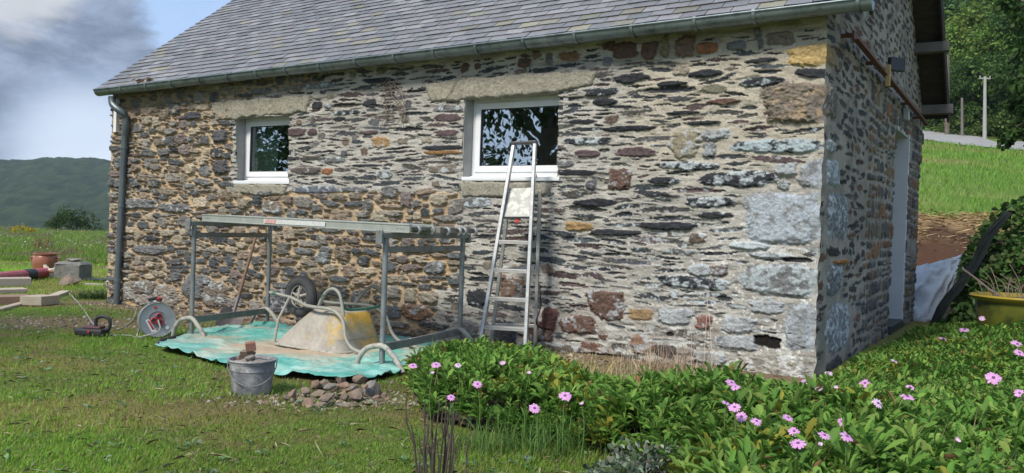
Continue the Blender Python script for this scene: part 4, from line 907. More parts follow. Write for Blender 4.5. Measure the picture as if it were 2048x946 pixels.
def rock_mesh(size,seed,flat=.6,n=2):
    import bmesh
    bm=bmesh.new(); bmesh.ops.create_icosphere(bm,subdivisions=n,radius=1); rg=random.Random(seed)
    pl=[(nrm([rg.gauss(0,1),rg.gauss(0,1),rg.gauss(0,1)]),rg.uniform(.32,.75)) for _ in range(9)]
    V=[]
    for v in bm.verts:
        p=np.array(v.co)
        for nn,d in pl:
            e=p@nn-d
            if e>0: p=p-nn*e
        p=p*(1+.04*(rg.random()-.5)); V.append(p)
    Fc=[tuple(v.index for v in f_.verts) for f_ in bm.faces]; bm.free(); V=np.array(V)*np.array([size,size*rg.uniform(.6,.85),size*flat])/.8
    a=rg.uniform(0,6.28); ct,st_=math.cos(a),math.sin(a); V[:,:2]=V[:,:2]@np.array([[ct,st_],[-st_,ct]]); return V,Fc
RK=[mat('brown_rubble',(.17,.128,.095),(.25,.19,.14),18,rough=.92,bump=.004,c3=(.12,.10,.085),s3=14,t3=(.5,.62)),mat('red_brown_rubble',(.19,.12,.088),(.27,.18,.135),18,rough=.92,bump=.004),mat('grey_rubble',(.16,.145,.125),(.24,.215,.185),18,rough=.92,bump=.004)]
m=MB(); V=[bc+np.array([RT_*.93*r_*math.cos(a),RT_*.93*r_*math.sin(a),HB*.90+.025*(1-r_)+random.uniform(-.008,.008)]) for r_ in (.0,.35,.7,1.) for a in np.linspace(0,2*math.pi,25)[:-1]]
m.add(V,[(i*24+j,i*24+(j+1)%24,(i+1)*24+(j+1)%24,(i+1)*24+j) for i in range(3) for j in range(24)]); o=m.build('mortar_rubble',MRB,smooth=True); tag(o,'loose grey mortar dust and grit filling the bucket','grit',kind='stuff')
for k,(dx,dy,dz,s_,mi,lb) in enumerate([(-.035,.01,.05,.048,0,'brown stone in the middle of the bucket, under the brick piece'),(.0,-.035,.04,.036,2,'grey stone at the front of the bucket rubble'),(-.075,-.01,.03,.034,1,'flat stone at the left rim inside the bucket')]):
    V,Fc=rock_mesh(s_,50+k); V=V+bc+np.array([dx,dy,HB*.88+dz]); o=mesh('stone',V,Fc,RK[mi]); tag(o,lb,'stone')
m=MB(); q=bc+np.array([-.012,-.01,HB*.88+.105]); m.box(q,(.062,.05,.055),(.9,.3,.15),(-.3,.9,.1)); o=m.build('brick_fragment',mat('red_brick',(.22,.10,.07),(.27,.14,.10),20,rough=.9,bump=.003),bevel=.004); tag(o,'red brick fragment on top of the stones heaped in the bucket','brick')
# rubble pile on the grass: every stone its own thing
spec=[(742,786,26,2,'large grey block at the right end of the rubble pile by the tarpaulin edge'),(698,777,24,0,'rounded brown stone on top of the rubble pile'),(648,773,26,0,'large brown stone at the back left of the rubble pile'),(640,792,24,0,'long flat tan stone at the left of the rubble pile'),(612,806,17,1,'small upright reddish stone at the front left of the rubble pile'),
 (655,806,20,0,'front stone of the rubble pile with a flat tan face'),(585,798,16,1,'reddish stone at the far left tip of the rubble pile'),(715,800,22,0,None),(690,795,18,1,None),(668,790,20,0,None),(752,797,16,1,'small red-brown stone at the right tip of the rubble pile'),(735,806,14,1,None),(700,810,16,0,None),(676,808,15,2,None),(630,780,16,1,None),(610,792,15,0,None),(598,806,12,1,None),(722,785,18,0,None),(708,788,14,2,None),(680,780,16,0,None),(662,782,14,1,None),(765,790,12,1,None),(644,812,13,0,None),(660,798,15,2,None),(690,803,13,0,None),(728,796,12,1,None),(574,806,10,0,None),(775,800,8,1,None),(622,800,14,0,None),(748,810,9,0,None),(712,814,9,1,None),(588,812,8,0,None)]
for k,(x,y,s_,mi,lb) in enumerate(spec):
    q=gnd(x,y+s_*.35); sz=s_/F*q[1]*.62*1.4; V,Fc=rock_mesh(sz,100+k,random.uniform(.42,.75)); dz=-V[:,2].min()-.008+(.03 if 4<k%9 else 0)+ (.05 if 640<x<735 and y<800 and k>6 else 0); V=V+q+ZV*dz
    o=mesh('rubble_stone',V,Fc,RK[mi]); tag(o,lb or 'small brown broken stone among the others of the rubble pile on the grass','stone','stones of the rubble pile')
# cable reel
def reel():
    c=gnd(312,676); R_=.158; c0=c.copy(); cen=c+ZV*(R_+.012); ax=nrm([.52,-.85,.10]); X=nrm(np.cross(ax,ZV)); Z_=np.cross(X,ax); Z_=Z_ if Z_[2]>0 else -Z_
    t_=thing('cable_reel','round extension cable reel with grey cable and red sockets on the worn grass','cable reel',c0)
    MRL=mat('grey_reel_flange',(.25,.27,.27),(.31,.33,.33),8,rough=.5,metal=.4); MCB=mat('grey_cable',(.30,.29,.27),(.38,.37,.34),30,rough=.6); MRD=mat('red_socket',(.42,.035,.04),(.35,.03,.035),10,rough=.45); MWL=mat('white_reel_label',(.62,.62,.60),rough=.5)
    m=MB(); m.lathe([(0,.052),(R_*.45,.052),(R_*.50,.060),(R_*.92,.056),(R_,.062),(R_,.054),(R_*.92,.050),(.05,.046)],cen,X,Z_,ax,44); fl=m.build('flange',MRL,t_,smooth=True)
    m=MB(); m.lathe([(.05,-.046),(R_*.92,-.050),(R_,-.056),(R_,-.062),(R_*.92,-.055),(0,-.052)],cen,X,Z_,ax,44); m.build('flange',MRL,t_,smooth=True)
    pr=[(.09,-.046)]
    for k in range(8):
        for a in np.linspace(-1.3,1.3,6): pr.append((R_*.86+.0065*math.cos(a),-.0405+.0116*k+.0058*math.sin(a)))
    pr.append((.09,.046)); m=MB(); m.lathe(pr,cen,X,Z_,ax,44); m.build('wound_cable',MCB,t_,smooth=True)
    for a in (90,210,330):
        a=math.radians(a+20); q=cen+(X*math.cos(a)+Z_*math.sin(a))*.034; m=MB(); m.lathe([(.030,.052),(.030,.070),(.024,.074),(.022,.066),(0,.066)],q,X,Z_,ax,20); so_=m.build('socket',MRD,t_,smooth=True)
        m=MB(); m.lathe([(.0165,.0665),(.0165,.0685),(0,.0685)],q,X,Z_,ax,14); m.build('socket_hole',MDK,so_)
    m=MB(); q=cen+Z_*.115+X*.02; m.lathe([(.014,.058),(.014,.064),(0,.064)],q,X,Z_,ax,14); m.build('cutout_button',MRD,t_,smooth=True)
    q=cen-X*.085-Z_*.06; q2=cen+ax*.0605; s1=X if X[0]>0 else -X
    m=MB(); V=[q2-s1*.105+Z_*.0,q2-s1*.075+Z_*.01,q2-s1*.005-Z_*.105,q2-s1*.05-Z_*.115]; m.add([v+ax*.0 for v in V]+[v+ax*.002 for v in V],[(4,5,6,7),(0,1,5,4),(1,2,6,5),(2,3,7,6),(3,0,4,7)]); lb=m.build('label',MWL,t_)
    m=MB(); V=[q2-s1*.088-Z_*.006,q2-s1*.074-Z_*.004,q2-s1*.022-Z_*.085,q2-s1*.045-Z_*.09]; m.add([v+ax*.003 for v in V],[(0,1,2,3)]); m.build('label_stripe',MRD,lb)
    m=MB(); V=[cen+s1*.085-Z_*.075+ax*.0605+(s1*math.cos(a)+Z_*math.sin(a))*.017 for a in np.linspace(0,6.283,17)[:-1]]; m.add(V,[tuple(range(16))]); m.build('round_label',MWL,t_)
    # stand and carrying handle
    b=cen-ax*.09; m=MB(); pts=[c+ax*.13-s1*.13+ZV*.012,c-ax*.10-s1*.15+ZV*.012,b-s1*.07+Z_*.12,b+Z_*.19,b+s1*.07+Z_*.12,c-ax*.10+s1*.15+ZV*.012,c+ax*.13+s1*.16+ZV*.012]; m.tube(curve(pts,5),.009,8); m.build('stand',MGA,t_,smooth=True)
    m=MB(); m.tube([b+Z_*.185-s1*.06,b+Z_*.20,b+Z_*.185+s1*.06],.016,10); m.build('carry_handle',MDK,t_,smooth=True)
    m=MB(); m.tube([b+Z_*.188+s1*.01,b+Z_*.20+s1*.05],.019,10); m.build('handle_grip',MRD,t_,smooth=True)
    # cables
    def g2(x,y,u=.012): q=gnd(x,y); return q+ZV*u
    m=MB(); m.tube(curve([g2(132,584,.02),g2(150,600),g2(170,625),g2(187,652,.02),g2(206,662,.04),g2(222,672),g2(245,673),g2(262,674),g2(276,677),cen+ax*.14-Z_*.10,cen+ax*.09+Z_*.0],6),.0065,8); o=m.build('extension_cable',MCB,smooth=True); tag(o,'pale grey cable from the reel over the black tool and away to the timber','cable')
    m=MB(); m.tube(curve([g2(214,664),g2(232,662),g2(250,655),g2(268,640,.03),g2(276,628,.09),cen-s1*.02+Z_*.17-ax*.06],6),.005,8); o=m.build('power_cable',MCB,smooth=True); tag(o,'thinner cable looping from the black tool up behind the reel','cable')
    m=MB(); m.tube(curve([g2(345,683,.02),g2(352,664,.06),g2(366,652,.14),g2(385,650,.17)],5),.006,8); 
    # black coupling at the tarp corner
    a=g2(318,695,.035); b=g2(352,684,.04); d=nrm(b-a); m=MB(); m.tube([a,a+(b-a)*.35,a+(b-a)*.36,b],[.03,.034,.026,.024],14); t2=thing('cable_connector','black rubber cable connector lying at the left corner of the tarpaulin','connector',(a+b)/2); m.build('connector_body',MDK,t2,smooth=True)
    m=MB()
    for k in range(5): q=a+(b-a)*(.12+.05*k*3.2); m.lathe([(.036,-.004),(.038,0),(.036,.004)],q,nrm(np.cross(d,ZV)),np.cross(nrm(np.cross(d,ZV)),d),d,14)
    m.build('grip_ribs',MDK,t2); m=MB(); m.lathe([(.026,0),(0,.004)],a-d*.002,nrm(np.cross(d,ZV)),np.cross(nrm(np.cross(d,ZV)),d),d,14); m.build('connector_cap',MGA,t2)
reel()
# black tool with a loop handle
c=gnd(188,673); tl=thing('power_tool','black plastic hand tool with a big loop handle beside the cable reel','power tool',c); X=np.array([.97,-.1,0]); Y=np.array([.1,.97,0]); MPT2=mat('black_tool_plastic',(.025,.024,.026),(.045,.04,.04),10,rough=.55); 
m=MB(); m.box(c+ZV*.045-X*.02,(.27,.15,.065),X,Y); m.build('body',MPT2,tl,bevel=.018)
m=MB(); m.box(c+ZV*.085,(.17,.10,.03),X,Y); m.build('upper_shell',mat('maroon_plastic',(.11,.035,.04),(.08,.04,.04),8,rough=.5),tl,bevel=.012)
m=MB(); m.tube(curve([c+X*.02+ZV*.08,c+X*.015+ZV*.15,c+X*.05+ZV*.185,c+X*.12+ZV*.185,c+X*.155+ZV*.15,c+X*.15+ZV*.08,c+X*.1+ZV*.065],5),.016,10); m.build('loop_handle',MPT2,tl,smooth=True)
m=MB(); m.lathe([(.0,.0),(.012,.0),(.012,.01),(0,.012)],c+ZV*.055-Y*.085,X,ZV,-Y,12); m.build('knob',mat('red_plastic_knob',(.5,.05,.04),rough=.5),tl)
# hand tool on the tarp
a=gnd(765,703)+ZV*.045;b=gnd(820,708)+ZV*.04;e=gnd(842,711)+ZV*.05; t_=thing('pointing_iron','slim steel pointing iron with a black grip on the right of the tarpaulin','hand tool',(a+b)/2); m=MB(); m.tube([a,b],.006,6); m.build('iron_blade',MGA,t_); m=MB(); m.tube([b,e],.014,8); m.build('grip',MDK,t_,smooth=True)
# ---------------------------------------------------------------- things on the lawn at the left
c=gnd(90,552); s_=c[1]/F; MTC=mat('glazed_terracotta',(.25,.085,.045),(.32,.13,.075),5,rough=.35,c3=(.16,.05,.03),s3=3)
ck=thing('stoneware_crock','brown glazed earthenware crock with two ear handles standing on the lawn','crock',c); W=23*s_; H_=46*s_
m=MB(); m.lathe([(0,.01),(W*.78,0),(W*.85,H_*.1),(W*1.0,H_*.45),(W*1.02,H_*.65),(W*.93,H_*.86),(W*.88,H_*.9),(W*.98,H_*.95),(W*.98,H_),(W*.85,H_),(W*.8,H_*.85),(W*.8,H_*.4)],c,n=36); m.build('vessel',MTC,ck,smooth=True)
for k in (-1,1): m=MB(); m.tube(curve([c+np.array([k*W*.95,0,H_*.82]),c+np.array([k*W*1.22,-.0,H_*.80]),c+np.array([k*W*1.2,0,H_*.66]),c+np.array([k*W*.98,0,H_*.6])],5),.018,8); m.build('ear_handle',MTC,ck,smooth=True)
c=gnd(103,556); MHN=mat('cream_ceramic',(.52,.45,.33),(.60,.54,.42),8,rough=.4); hn=thing('ceramic_hen','cream ceramic hen-shaped pot in front of the brown crock','pot',c)
m=MB(); m.lathe([(0,0),(.075,0),(.09,.03),(.105,.10),(.095,.15),(.085,.17),(.0,.15)],c,n=24); m.build('pot_body',MHN,hn,smooth=True)
m=MB(); m.tube(curve([c+np.array([-.06,0,.13]),c+np.array([-.11,0,.19]),c+np.array([-.125,0,.235])],4),[.05]*1+[.042]*3+[.035]*3+[.028]*2,10); m.build('tail',MHN,hn,smooth=True)
m=MB(); m.tube(curve([c+np.array([.05,0,.13]),c+np.array([.10,0,.21]),c+np.array([.105,0,.27])],4),[.05]+[.042]*3+[.036]*3+[.03]*2,10); m.build('neck',MHN,hn,smooth=True)
V,Fc=rock_mesh(.05,5,.6); mesh('wing_patch',V*[1,.3,1]+c+np.array([.04,-.10,.13]),Fc,MTC,hn)
c=gnd(146,558); s_=c[1]/F; MCN=mat('lichened_granite',(.15,.15,.135),(.22,.21,.19),12,rough=.95,bump=.006,c3=(.09,.10,.07),s3=9); bl=thing('granite_block','grey granite block with a chamfered top on the lawn beside the downpipe','stone block',c)
m=MB(); w_=27*s_; h_=30*s_; m.box(c+ZV*h_/2,(w_*2,w_*1.6,h_),(1,-.1,0),(.1,1,0)); b_=m.build('block',MCN,bl,bevel=.02)
m=MB(); V=[]; 
for k,(f_,z_) in enumerate(((1.,h_),(.8,h_+5*s_))):
    for a,b in ((-1,-1),(1,-1),(1,1),(-1,1)): V.append(c+np.array([a*w_*f_,b*w_*.8*f_,z_]))
m.add(V,[(0,1,5,4),(1,2,6,5),(2,3,7,6),(3,0,4,7),(4,5,6,7)]); m.build('block_top',MCN,bl)
V,Fc=rock_mesh(.16,61,.25); o=mesh('slate_lump',V+c+np.array([0,0,h_+6*s_+.02]),Fc,RK[2]); tag(o,'flat dark slate piece lying on top of the granite block','slate')
V,Fc=rock_mesh(.19,63,.55); q=gnd(145,572); o=mesh('field_stone',V+q+ZV*.08,Fc,RK[0],smooth=False); tag(o,'rounded brown field stone on the grass in front of the granite block','stone')
# long red and black tube
a=gnd(-60,575);b=gnd(94,556); MRT=mat('red_plastic_sleeve',(.42,.065,.06),(.34,.05,.05),6,rough=.5,c3=(.5,.22,.2),s3=9,t3=(.55,.7)); r_=.095; a=a+ZV*r_; b=b+ZV*r_; t_=thing('roofing_roll','long red plastic-wrapped roll with a black band lying on the lawn','roll',(a+b)/2-ZV*r_); d=nrm(b-a)
X_=nrm(np.cross(d,ZV)); Z_=np.cross(X_,d); m=MB(); L_=np.linalg.norm(b-a); m.lathe([(0,0),(r_*.8,0),(r_,.03),(r_,L_*.3),(r_*1.02,L_*.31),(r_,L_*.32),(r_,L_-.04),(r_*.85,L_),(0,L_)],a,X_,Z_,d,14); m.build('sleeve',MRT,t_,smooth=False)
m=MB(); m.lathe([(r_*1.02,L_*.66),(r_*1.05,L_*.665),(r_*1.05,L_*.79),(r_*1.02,L_*.795)],a,X_,Z_,d,14); m.build('black_band',MDK,t_)
m=MB(); m.lathe([(r_*1.02,L_*.22),(r_*1.04,L_*.225),(r_*1.04,L_*.24),(r_*1.02,L_*.245)],a,X_,Z_,d,14); m.build('black_band',MDK,t_)
# timber
MTM=mat('pale_sawn_timber',(.42,.35,.26),(.50,.43,.33),7,rough=.85,bump=.002,stretch=(1,5,5),c3=(.33,.27,.2),s3=3); MTG=mat('grey_sawn_timber',(.34,.29,.23),(.40,.35,.28),7,rough=.9,bump=.002,stretch=(1,5,5)); MTB=mat('reddish_timber',(.27,.17,.12),(.33,.21,.15),7,rough=.9,stretch=(1,5,5),bump=.002)
def board(pa_,pb_,w,h,m_,lab,cat='board',nm='timber_board',z=None):
    a=gnd(*pa_);b=gnd(*pb_); z0=max(a[2],b[2]) if z is None else z
    a[2]+=h/2+ (0 if z is None else z); b[2]+=h/2+(0 if z is None else z)
    m=MB(); m.beam(a,b,w,h); o=m.build(nm,m_,bevel=.006); tag(o,lab,cat); return o
board((-90,612),(58,607),.30,.11,MTB,'reddish-brown squared timber at the bottom of the timber stack',z=0)
board((-90,606),(50,601),.26,.05,MTM,'thin pale board in the middle of the timber stack',z=.115)
board((-90,598),(60,594),.30,.10,MTG,'thick grey-white board on top of the timber stack',z=.17)
board((-40,632),(60,606),.10,.035,MTM,'long pale batten running along the grass towards the cut timber block',z=.0)
board((98,600),(130,588),.13,.05,MTM,'short pale plank end lying behind the cut timber block',z=0)
q=gnd(80,612); m=MB(); m.box(q+ZV*.075,(.26,.30,.12),(.98,.05,0),(.25,.96,.0)); o=m.build('timber_block',MTM,bevel=.006); tag(o,'short square-cut timber block with a pale top lying on the batten','timber block')
q=gnd(205,563); m=MB(); m.box(q+ZV*.03,(.55,.28,.035),(1,-.05,0),(.1,1,0)); o=m.build('black_plank',MDK,bevel=.004); tag(o,'black flat board lying on the grass between the granite block and downpipe','board')
q=gnd(190,572); m=MB(); m.box(q+ZV*.02,(.35,.12,.04),(1,-.1,0),(.1,1,0)); o=m.build('slate_offcut',MTG,bevel=.004); tag(o,'pale flat offcut lying in front of the black board','offcut')
q=gnd(222,580); t_=thing('window_offcut','small white-framed grey box leaning at the foot of the downpipe','box',q); m=MB(); m.box(q+ZV*.07,(.12,.08,.15),(1,0,0),(0,.95,.3)); m.build('box_case',MPVC,t_,bevel=.006); m=MB(); m.box(q+ZV*.075-np.array([0,.042,0]),(.09,.006,.12),(1,0,0),(0,.95,.3)); m.build('box_front',MDK,t_)
# ---------------------------------------------------------------- vegetation
MLEAF=mat('leaf',None,attr=True,rough=.68,spec=.22,transl=.33); MGR=mat('grass_blade',None,attr=True,rough=.65,spec=.3,transl=.4); MDRY=mat('dry_stem',None,attr=True,rough=.9,spec=.2)
MBARK=mat('bark',(.10,.08,.06),(.17,.14,.11),5,rough=.95,bump=.02,stretch=(3,3,.7))
def frames(d):
    d=d/np.linalg.norm(d,axis=1,keepdims=True); a=np.tile([0,0,1.],(len(d),1)); a[np.abs(d[:,2])>.95]=[1,0,0]
    s=np.cross(d,a); s/=np.linalg.norm(s,axis=1,keepdims=True); return d,s,np.cross(s,d)
def blades(name,P,hgt,wid,lean,cols,m_,bend=.35,tris=True,**k):
    n=len(P); az=RNG.uniform(0,6.283,n); dx=np.cos(az)*lean; dy=np.sin(az)*lean; s=np.stack([-np.sin(az+.6),np.cos(az+.6),np.zeros(n)],1)*wid[:,None]
    top=P+np.stack([dx*hgt,dy*hgt,hgt*np.sqrt(np.clip(1-lean**2,.08,1))],1); midp=P+(top-P)*.5+np.stack([-dx*hgt*.15,-dy*hgt*.15,hgt*.10],1)
    V=np.stack([P-s/2,P+s/2,midp+s*.38,midp-s*.38,top],1).reshape(-1,3); b=np.arange(n)[:,None]*5
    F4=np.concatenate([b+[0,1,2,3]],1); F3=b+[3,2,4]
    Fc=np.concatenate([np.concatenate([b+[0,1,2],b+[0,2,3],b+[3,2,4]],0)])
    c=np.repeat(cols,5,0); return mesh(name,V,Fc,m_,col=c,**k)
def leaves(name,P,D,ln,wd,cols,m_,fold=.25,roll=None,parent=None,**k):
    """pointed leaves folded at the midrib, base at P growing along D"""
    n=len(P); D,S,Nn=frames(D); r=RNG.uniform(-.7,.7,n) if roll is None else roll; S2=S*np.cos(r)[:,None]+Nn*np.sin(r)[:,None]; N2=np.cross(S2,D); N2*=np.sign(N2[:,2:3]+1e-6)
    ln=ln[:,None]; wd=wd[:,None]
    a=P; b=P+D*ln*.62+S2*wd*.5+N2*wd*fold; c=P+D*ln-N2*ln*.12; d=P+D*ln*.62-S2*wd*.5+N2*wd*fold; e=P+D*ln*.55; f=P+D*ln*.88+S2*wd*.38; g_=P+D*ln*.88-S2*wd*.38
    V=np.stack([a,b,c,d,e,f,g_],1).reshape(-1,3); i=np.arange(n)[:,None]*7
    Fc=np.concatenate([i+[0,1,4],i+[1,5,4],i+[5,2,4],i+[4,2,6],i+[4,6,3],i+[0,4,3]],0); return mesh(name,V,Fc,m_,parent,col=np.repeat(cols,7,0),**k)
def pick(cols,n,var=.2,sat=.08):
    c=np.array(cols)[RNG.integers(0,len(cols),n)]; return c*(1+RNG.uniform(-var,var,(n,1)))*(1+RNG.uniform(-sat,sat,(n,3)))
wallside=lambda x,y:((x-CR[0])*NW[0]+(y-CR[1])*NW[1])       # >0 in front of the front wall
gabside=lambda x,y:((x-CR[0])*TW[0]+(y-CR[1])*TW[1])        # >0 outside the gable
free=lambda x,y:(wallside(x,y)>.02)|(gabside(x,y)>.05)|(-gabside(x,y)>9.1)
# bed outline on the ground
BEDP=[(812,790),(822,752),(870,726),(930,713),(1010,716),(1070,735),(1120,756),(1240,790),(1330,812),(1420,806),(1520,800),(1600,792),(1650,768),(1700,742),(1750,716),(1785,694),(1830,668),(1880,655),(2048,648),(2250,655),(2600,1500),(1330,1500),(1360,1020),(1300,955),(1180,910),(1060,882),(960,868),(860,850)]
BED=[gnd(*q)[:2] for q in BEDP]
def inbed(x,y,j=0): return inpoly(x+.12*(fbm(x*3,y*3,401,2)-.5)+j,y+.12*(fbm(x*3,y*3,402,2)-.5),BED)
TRP=[gnd(*q)[:2] for q in [(310,704),(345,688),(400,668),(540,656),(640,668),(830,690),(888,702),(884,720),(822,742),(768,762),(716,771),(640,768),(545,757),(430,735),(370,716)]]
DG=gnd(1335,806)
def bedh(x,y): return (1-.85*np.exp(-(((x-DG[0])/.42)**2+((y-DG[1])/.38)**2)))*((.10+.90*sst(.0,2.1,np.maximum(wallside(x,y),gabside(x,y))-.55*sst(.1,.7,x)*sst(7,6,y)))*bedh0(x,y)+.16*sst(7,8.2,y)*sst(.5,1.4,gabside(x,y)))
def bedh0(x,y): return .14+.17*fbm(x*1.6,y*1.6,403,3)+.09*sst(6.5,5,y)*sst(.2,1.2,x)+.12*(fbm(x*5,y*5,409,2)-.5)
def bed():
    n=34000; x=RNG.uniform(-1.2,7.5,n*3); y=2.3+9.5*RNG.uniform(0,1,n*3)**1.45
    k=inbed(x,y)&free(x,y)&(np.abs(x)<.72*y+1)&((fbm(x*3.3,y*3.3,432,3)>.40)|(RNG.uniform(0,1,len(x))<.45)); x,y=x[k][:n],y[k][:n]; n=len(x)
    hh=bedh(x,y)
    near_edge=np.ones(n)
    for _ in (1,): near_edge=np.clip(sum(inbed(x+dx,y+dy).astype(float) for dx,dy in ((.12,0),(-.12,0),(0,.12),(0,-.12)))/4,.45,1)
    hh=hh*near_edge; lv=RNG.uniform(.35,1.0,n)**.6
    Pc=np.stack([x,y,TZ(x,y)+hh*lv],1); K=8
    sway=np.stack([RNG.normal(0,.35,n),RNG.normal(0,.35,n)-.15,np.ones(n)],1)
    P=np.repeat(Pc,K,0); P[:,2]-=RNG.uniform(0,.045,n*K); az=np.tile(np.arange(K)*2.4,n)+np.repeat(RNG.uniform(0,6.28,n),K); el=RNG.uniform(.25,1.25,n*K)
    D=np.stack([np.cos(az)*np.cos(el),np.sin(az)*np.cos(el),np.sin(el)],1)+np.repeat(sway-[0,0,1],K,0)
    ln=RNG.uniform(.032,.062,n*K)*np.repeat(RNG.uniform(.75,1.5,n),K); wd=ln*RNG.uniform(.24,.42,n*K); ln=ln*np.repeat(.75+.9*fbm(x*1.2+9,y*1.2,431,2),K)
    tone=np.repeat(fbm(x*2.2,y*2.2,404,3),K)[:,None]
    c=pick([(.115,.235,.038),(.145,.265,.046),(.085,.19,.032),(.19,.29,.06)],n*K,.22)*(.8+.5*tone)
    yel=(np.repeat(fbm(x*3+5,y*3,405,3),K)>.60)&(RNG.uniform(0,1,n*K)<.30); c[yel]=np.array([.26,.26,.035])*RNG.uniform(.7,1.2,(yel.sum(),1))
    br=RNG.uniform(0,1,n*K)<.012; c[br]=[.26,.14,.06]
    o=leaves('daisy_foliage',P,D,ln,wd,c,MLEAF,origin=(1.5,5,0)); tag(o,'dense bright green daisy foliage filling the flower bed along the house','foliage',kind='stuff')
    # soil and litter below the leaves
    m_=12000; q=RNG.integers(0,n,m_); P=np.stack([x[q]+RNG.normal(0,.05,m_),y[q]+RNG.normal(0,.05,m_),TZ(x[q],y[q])+hh[q]*RNG.uniform(0,.6,m_)],1)
    tall=RNG.integers(0,n,3200); Pt=np.stack([x[tall],y[tall],TZ(x[tall],y[tall])],1)
    cs=pick([(.12,.20,.05),(.26,.22,.09),(.10,.19,.03),(.30,.24,.13)],3200,.25)
    o=blades('stray_grass',Pt,hh[tall]+RNG.uniform(.0,.13,3200),RNG.uniform(.004,.008,3200),RNG.uniform(.1,.75,3200),cs,MGR,origin=(1.5,5,0)); tag(o,'thin stray grass blades poking up through the flower bed','grass',kind='stuff')
bed()
X,Y=np.meshgrid(np.arange(-1.0,8,.05),np.arange(2.2,12,.05)); ins=inbed(X,Y)&free(X,Y); ny,nx=X.shape; i=np.arange(nx-1)[None]+nx*np.arange(ny-1)[:,None]; kp=ins[:-1,:-1]&ins[1:,1:]
mesh_o=mesh('bed_soil',np.stack([X,Y,TZ(X,Y)+.012+.03*fbm(X*6,Y*6,406,3)],-1).reshape(-1,3),np.stack([i,i+1,i+nx+1,i+nx],-1)[kp],mat('dark_bed_soil',(.035,.032,.018),(.07,.055,.035),9,rough=1,bump=.01),smooth=True); tag(mesh_o,kind='structure')
# lawn
def lawn():
    n=360000; y=2.9+16.5*RNG.uniform(0,1,n)**2.1; x=RNG.uniform(-.66,.66,n)*y*1.02+RNG.normal(0,.1,n)
    k=free(x,y)&~inbed(x,y)&~inpoly(x,y,TRP); 
    s=wallside(x,y); u=-gabside(x,y)
    bare=sst(.55,.2,s+.5*(fbm(x*4,y*4,411,3)-.5))*(u<9.3)*(u>-.3)+sst(1.1,.4,np.hypot((x+4.6)/1.3,(y-8.8)/.65)+.8*(fbm(x*4,y*4,412,3)-.5))
    patch=sst(.52,.70,fbm(x*1.3,y*1.3,11,4))*.55+sst(.50,.68,fbm(x*4,y*4,12,4))*.6
    k&=RNG.uniform(0,1,n)>np.clip(bare*.93+patch*.45,0,.93); k&=~((x>2.5)&(y>7.0)&(y<12.5))
    x,y=x[k],y[k]; n=len(x); f=fbm(x*2.2,y*2.2,413,4)
    c=pick([(.17,.29,.036),(.21,.32,.048),(.25,.29,.06),(.13,.24,.032)],n,.25); dry=RNG.uniform(0,1,n)<.10+.30*sst(.45,.7,fbm(x*1.3,y*1.3,11,4)); c[dry]=pick([(.25,.21,.10),(.20,.15,.07),(.30,.26,.15)],dry.sum(),.2)
    lush=sst(.50,.66,fbm(x*.9+3,y*.9,414,3)); rt=sst(-.5,.6,x)*sst(5.6,4.6,y)
    far=sst(11,14,y)
    h=(RNG.uniform(.012,.030,n)*(1+.6*lush)+.045*rt*RNG.uniform(.2,1,n)+.05*far*RNG.uniform(.2,1,n)); w=RNG.uniform(.003,.0056,n)*(1+.09*np.clip(y-3,0,12))
    c=c*(1-.35*sst(.42,.64,fbm(x*1.3,y*1.3,11,4))[:,None]*[-.15,.18,.0]); c=c*(1+.35*lush[:,None]*[.6,1,.5])*(1+.5*far[:,None]*[.9,1,.4])
    o=blades('lawn_grass',np.stack([x,y,TZ(x,y)-.002],1),h,w,RNG.uniform(.1,.9,n),c,MGR,origin=(0,6,0)); tag(o,'short patchy lawn grass in front of the cottage','grass',kind='stuff')
    # mown clippings, twigs
    n=2600; y=3.0+6.5*RNG.uniform(0,1,n)**1.6; x=RNG.uniform(-.64,.5,n)*y; k=free(x,y)&~inbed(x,y)&~inpoly(x,y,TRP)&(wallside(x,y)>.15); x,y=x[k],y[k]; n=len(x)
    az=RNG.uniform(0,6.28,n); L_=RNG.uniform(.02,.09,n)*RNG.choice([1,1,1.0,1.8],n); D=np.stack([np.cos(az),np.sin(az),RNG.uniform(-.05,.3,n)],1)
    P=np.stack([x,y,TZ(x,y)+RNG.uniform(.012,.035,n)],1); c=pick([(.26,.21,.13),(.36,.31,.22),(.17,.12,.07),(.16,.19,.09)],n,.25)
    o=leaves('dry_clippings',P,D,L_,RNG.uniform(.003,.006,n),c,MDRY,origin=(0,5,0)); tag(o,'dry clippings and broken stems scattered over the lawn','clippings',kind='stuff')
    # broad-leaved weeds
    n=170; y=3.1+3.6*RNG.uniform(0,1,n)**1.2; x=RNG.uniform(-.6,.35,n)*y; k=free(x,y)&~inbed(x,y)&~inpoly(x,y,TRP); x,y=x[k],y[k]; n=len(x); K=6
    P=np.repeat(np.stack([x,y,TZ(x,y)+.012],1),K,0)+RNG.normal(0,.012,(n*K,3))*[1,1,.2]; az=RNG.uniform(0,6.28,n*K); D=np.stack([np.cos(az),np.sin(az),RNG.uniform(.1,.9,n*K)],1)
    L_=RNG.uniform(.018,.045,n*K); c=pick([(.13,.22,.08),(.19,.29,.14),(.10,.22,.035),(.24,.30,.22)],n*K,.2)
    o=leaves('lawn_weeds',P,D,L_,L_*.5,c,MLEAF,origin=(0,5,0)); tag(o,'small pale broad-leaved weeds growing in the lawn','weeds',kind='stuff')
lawn()
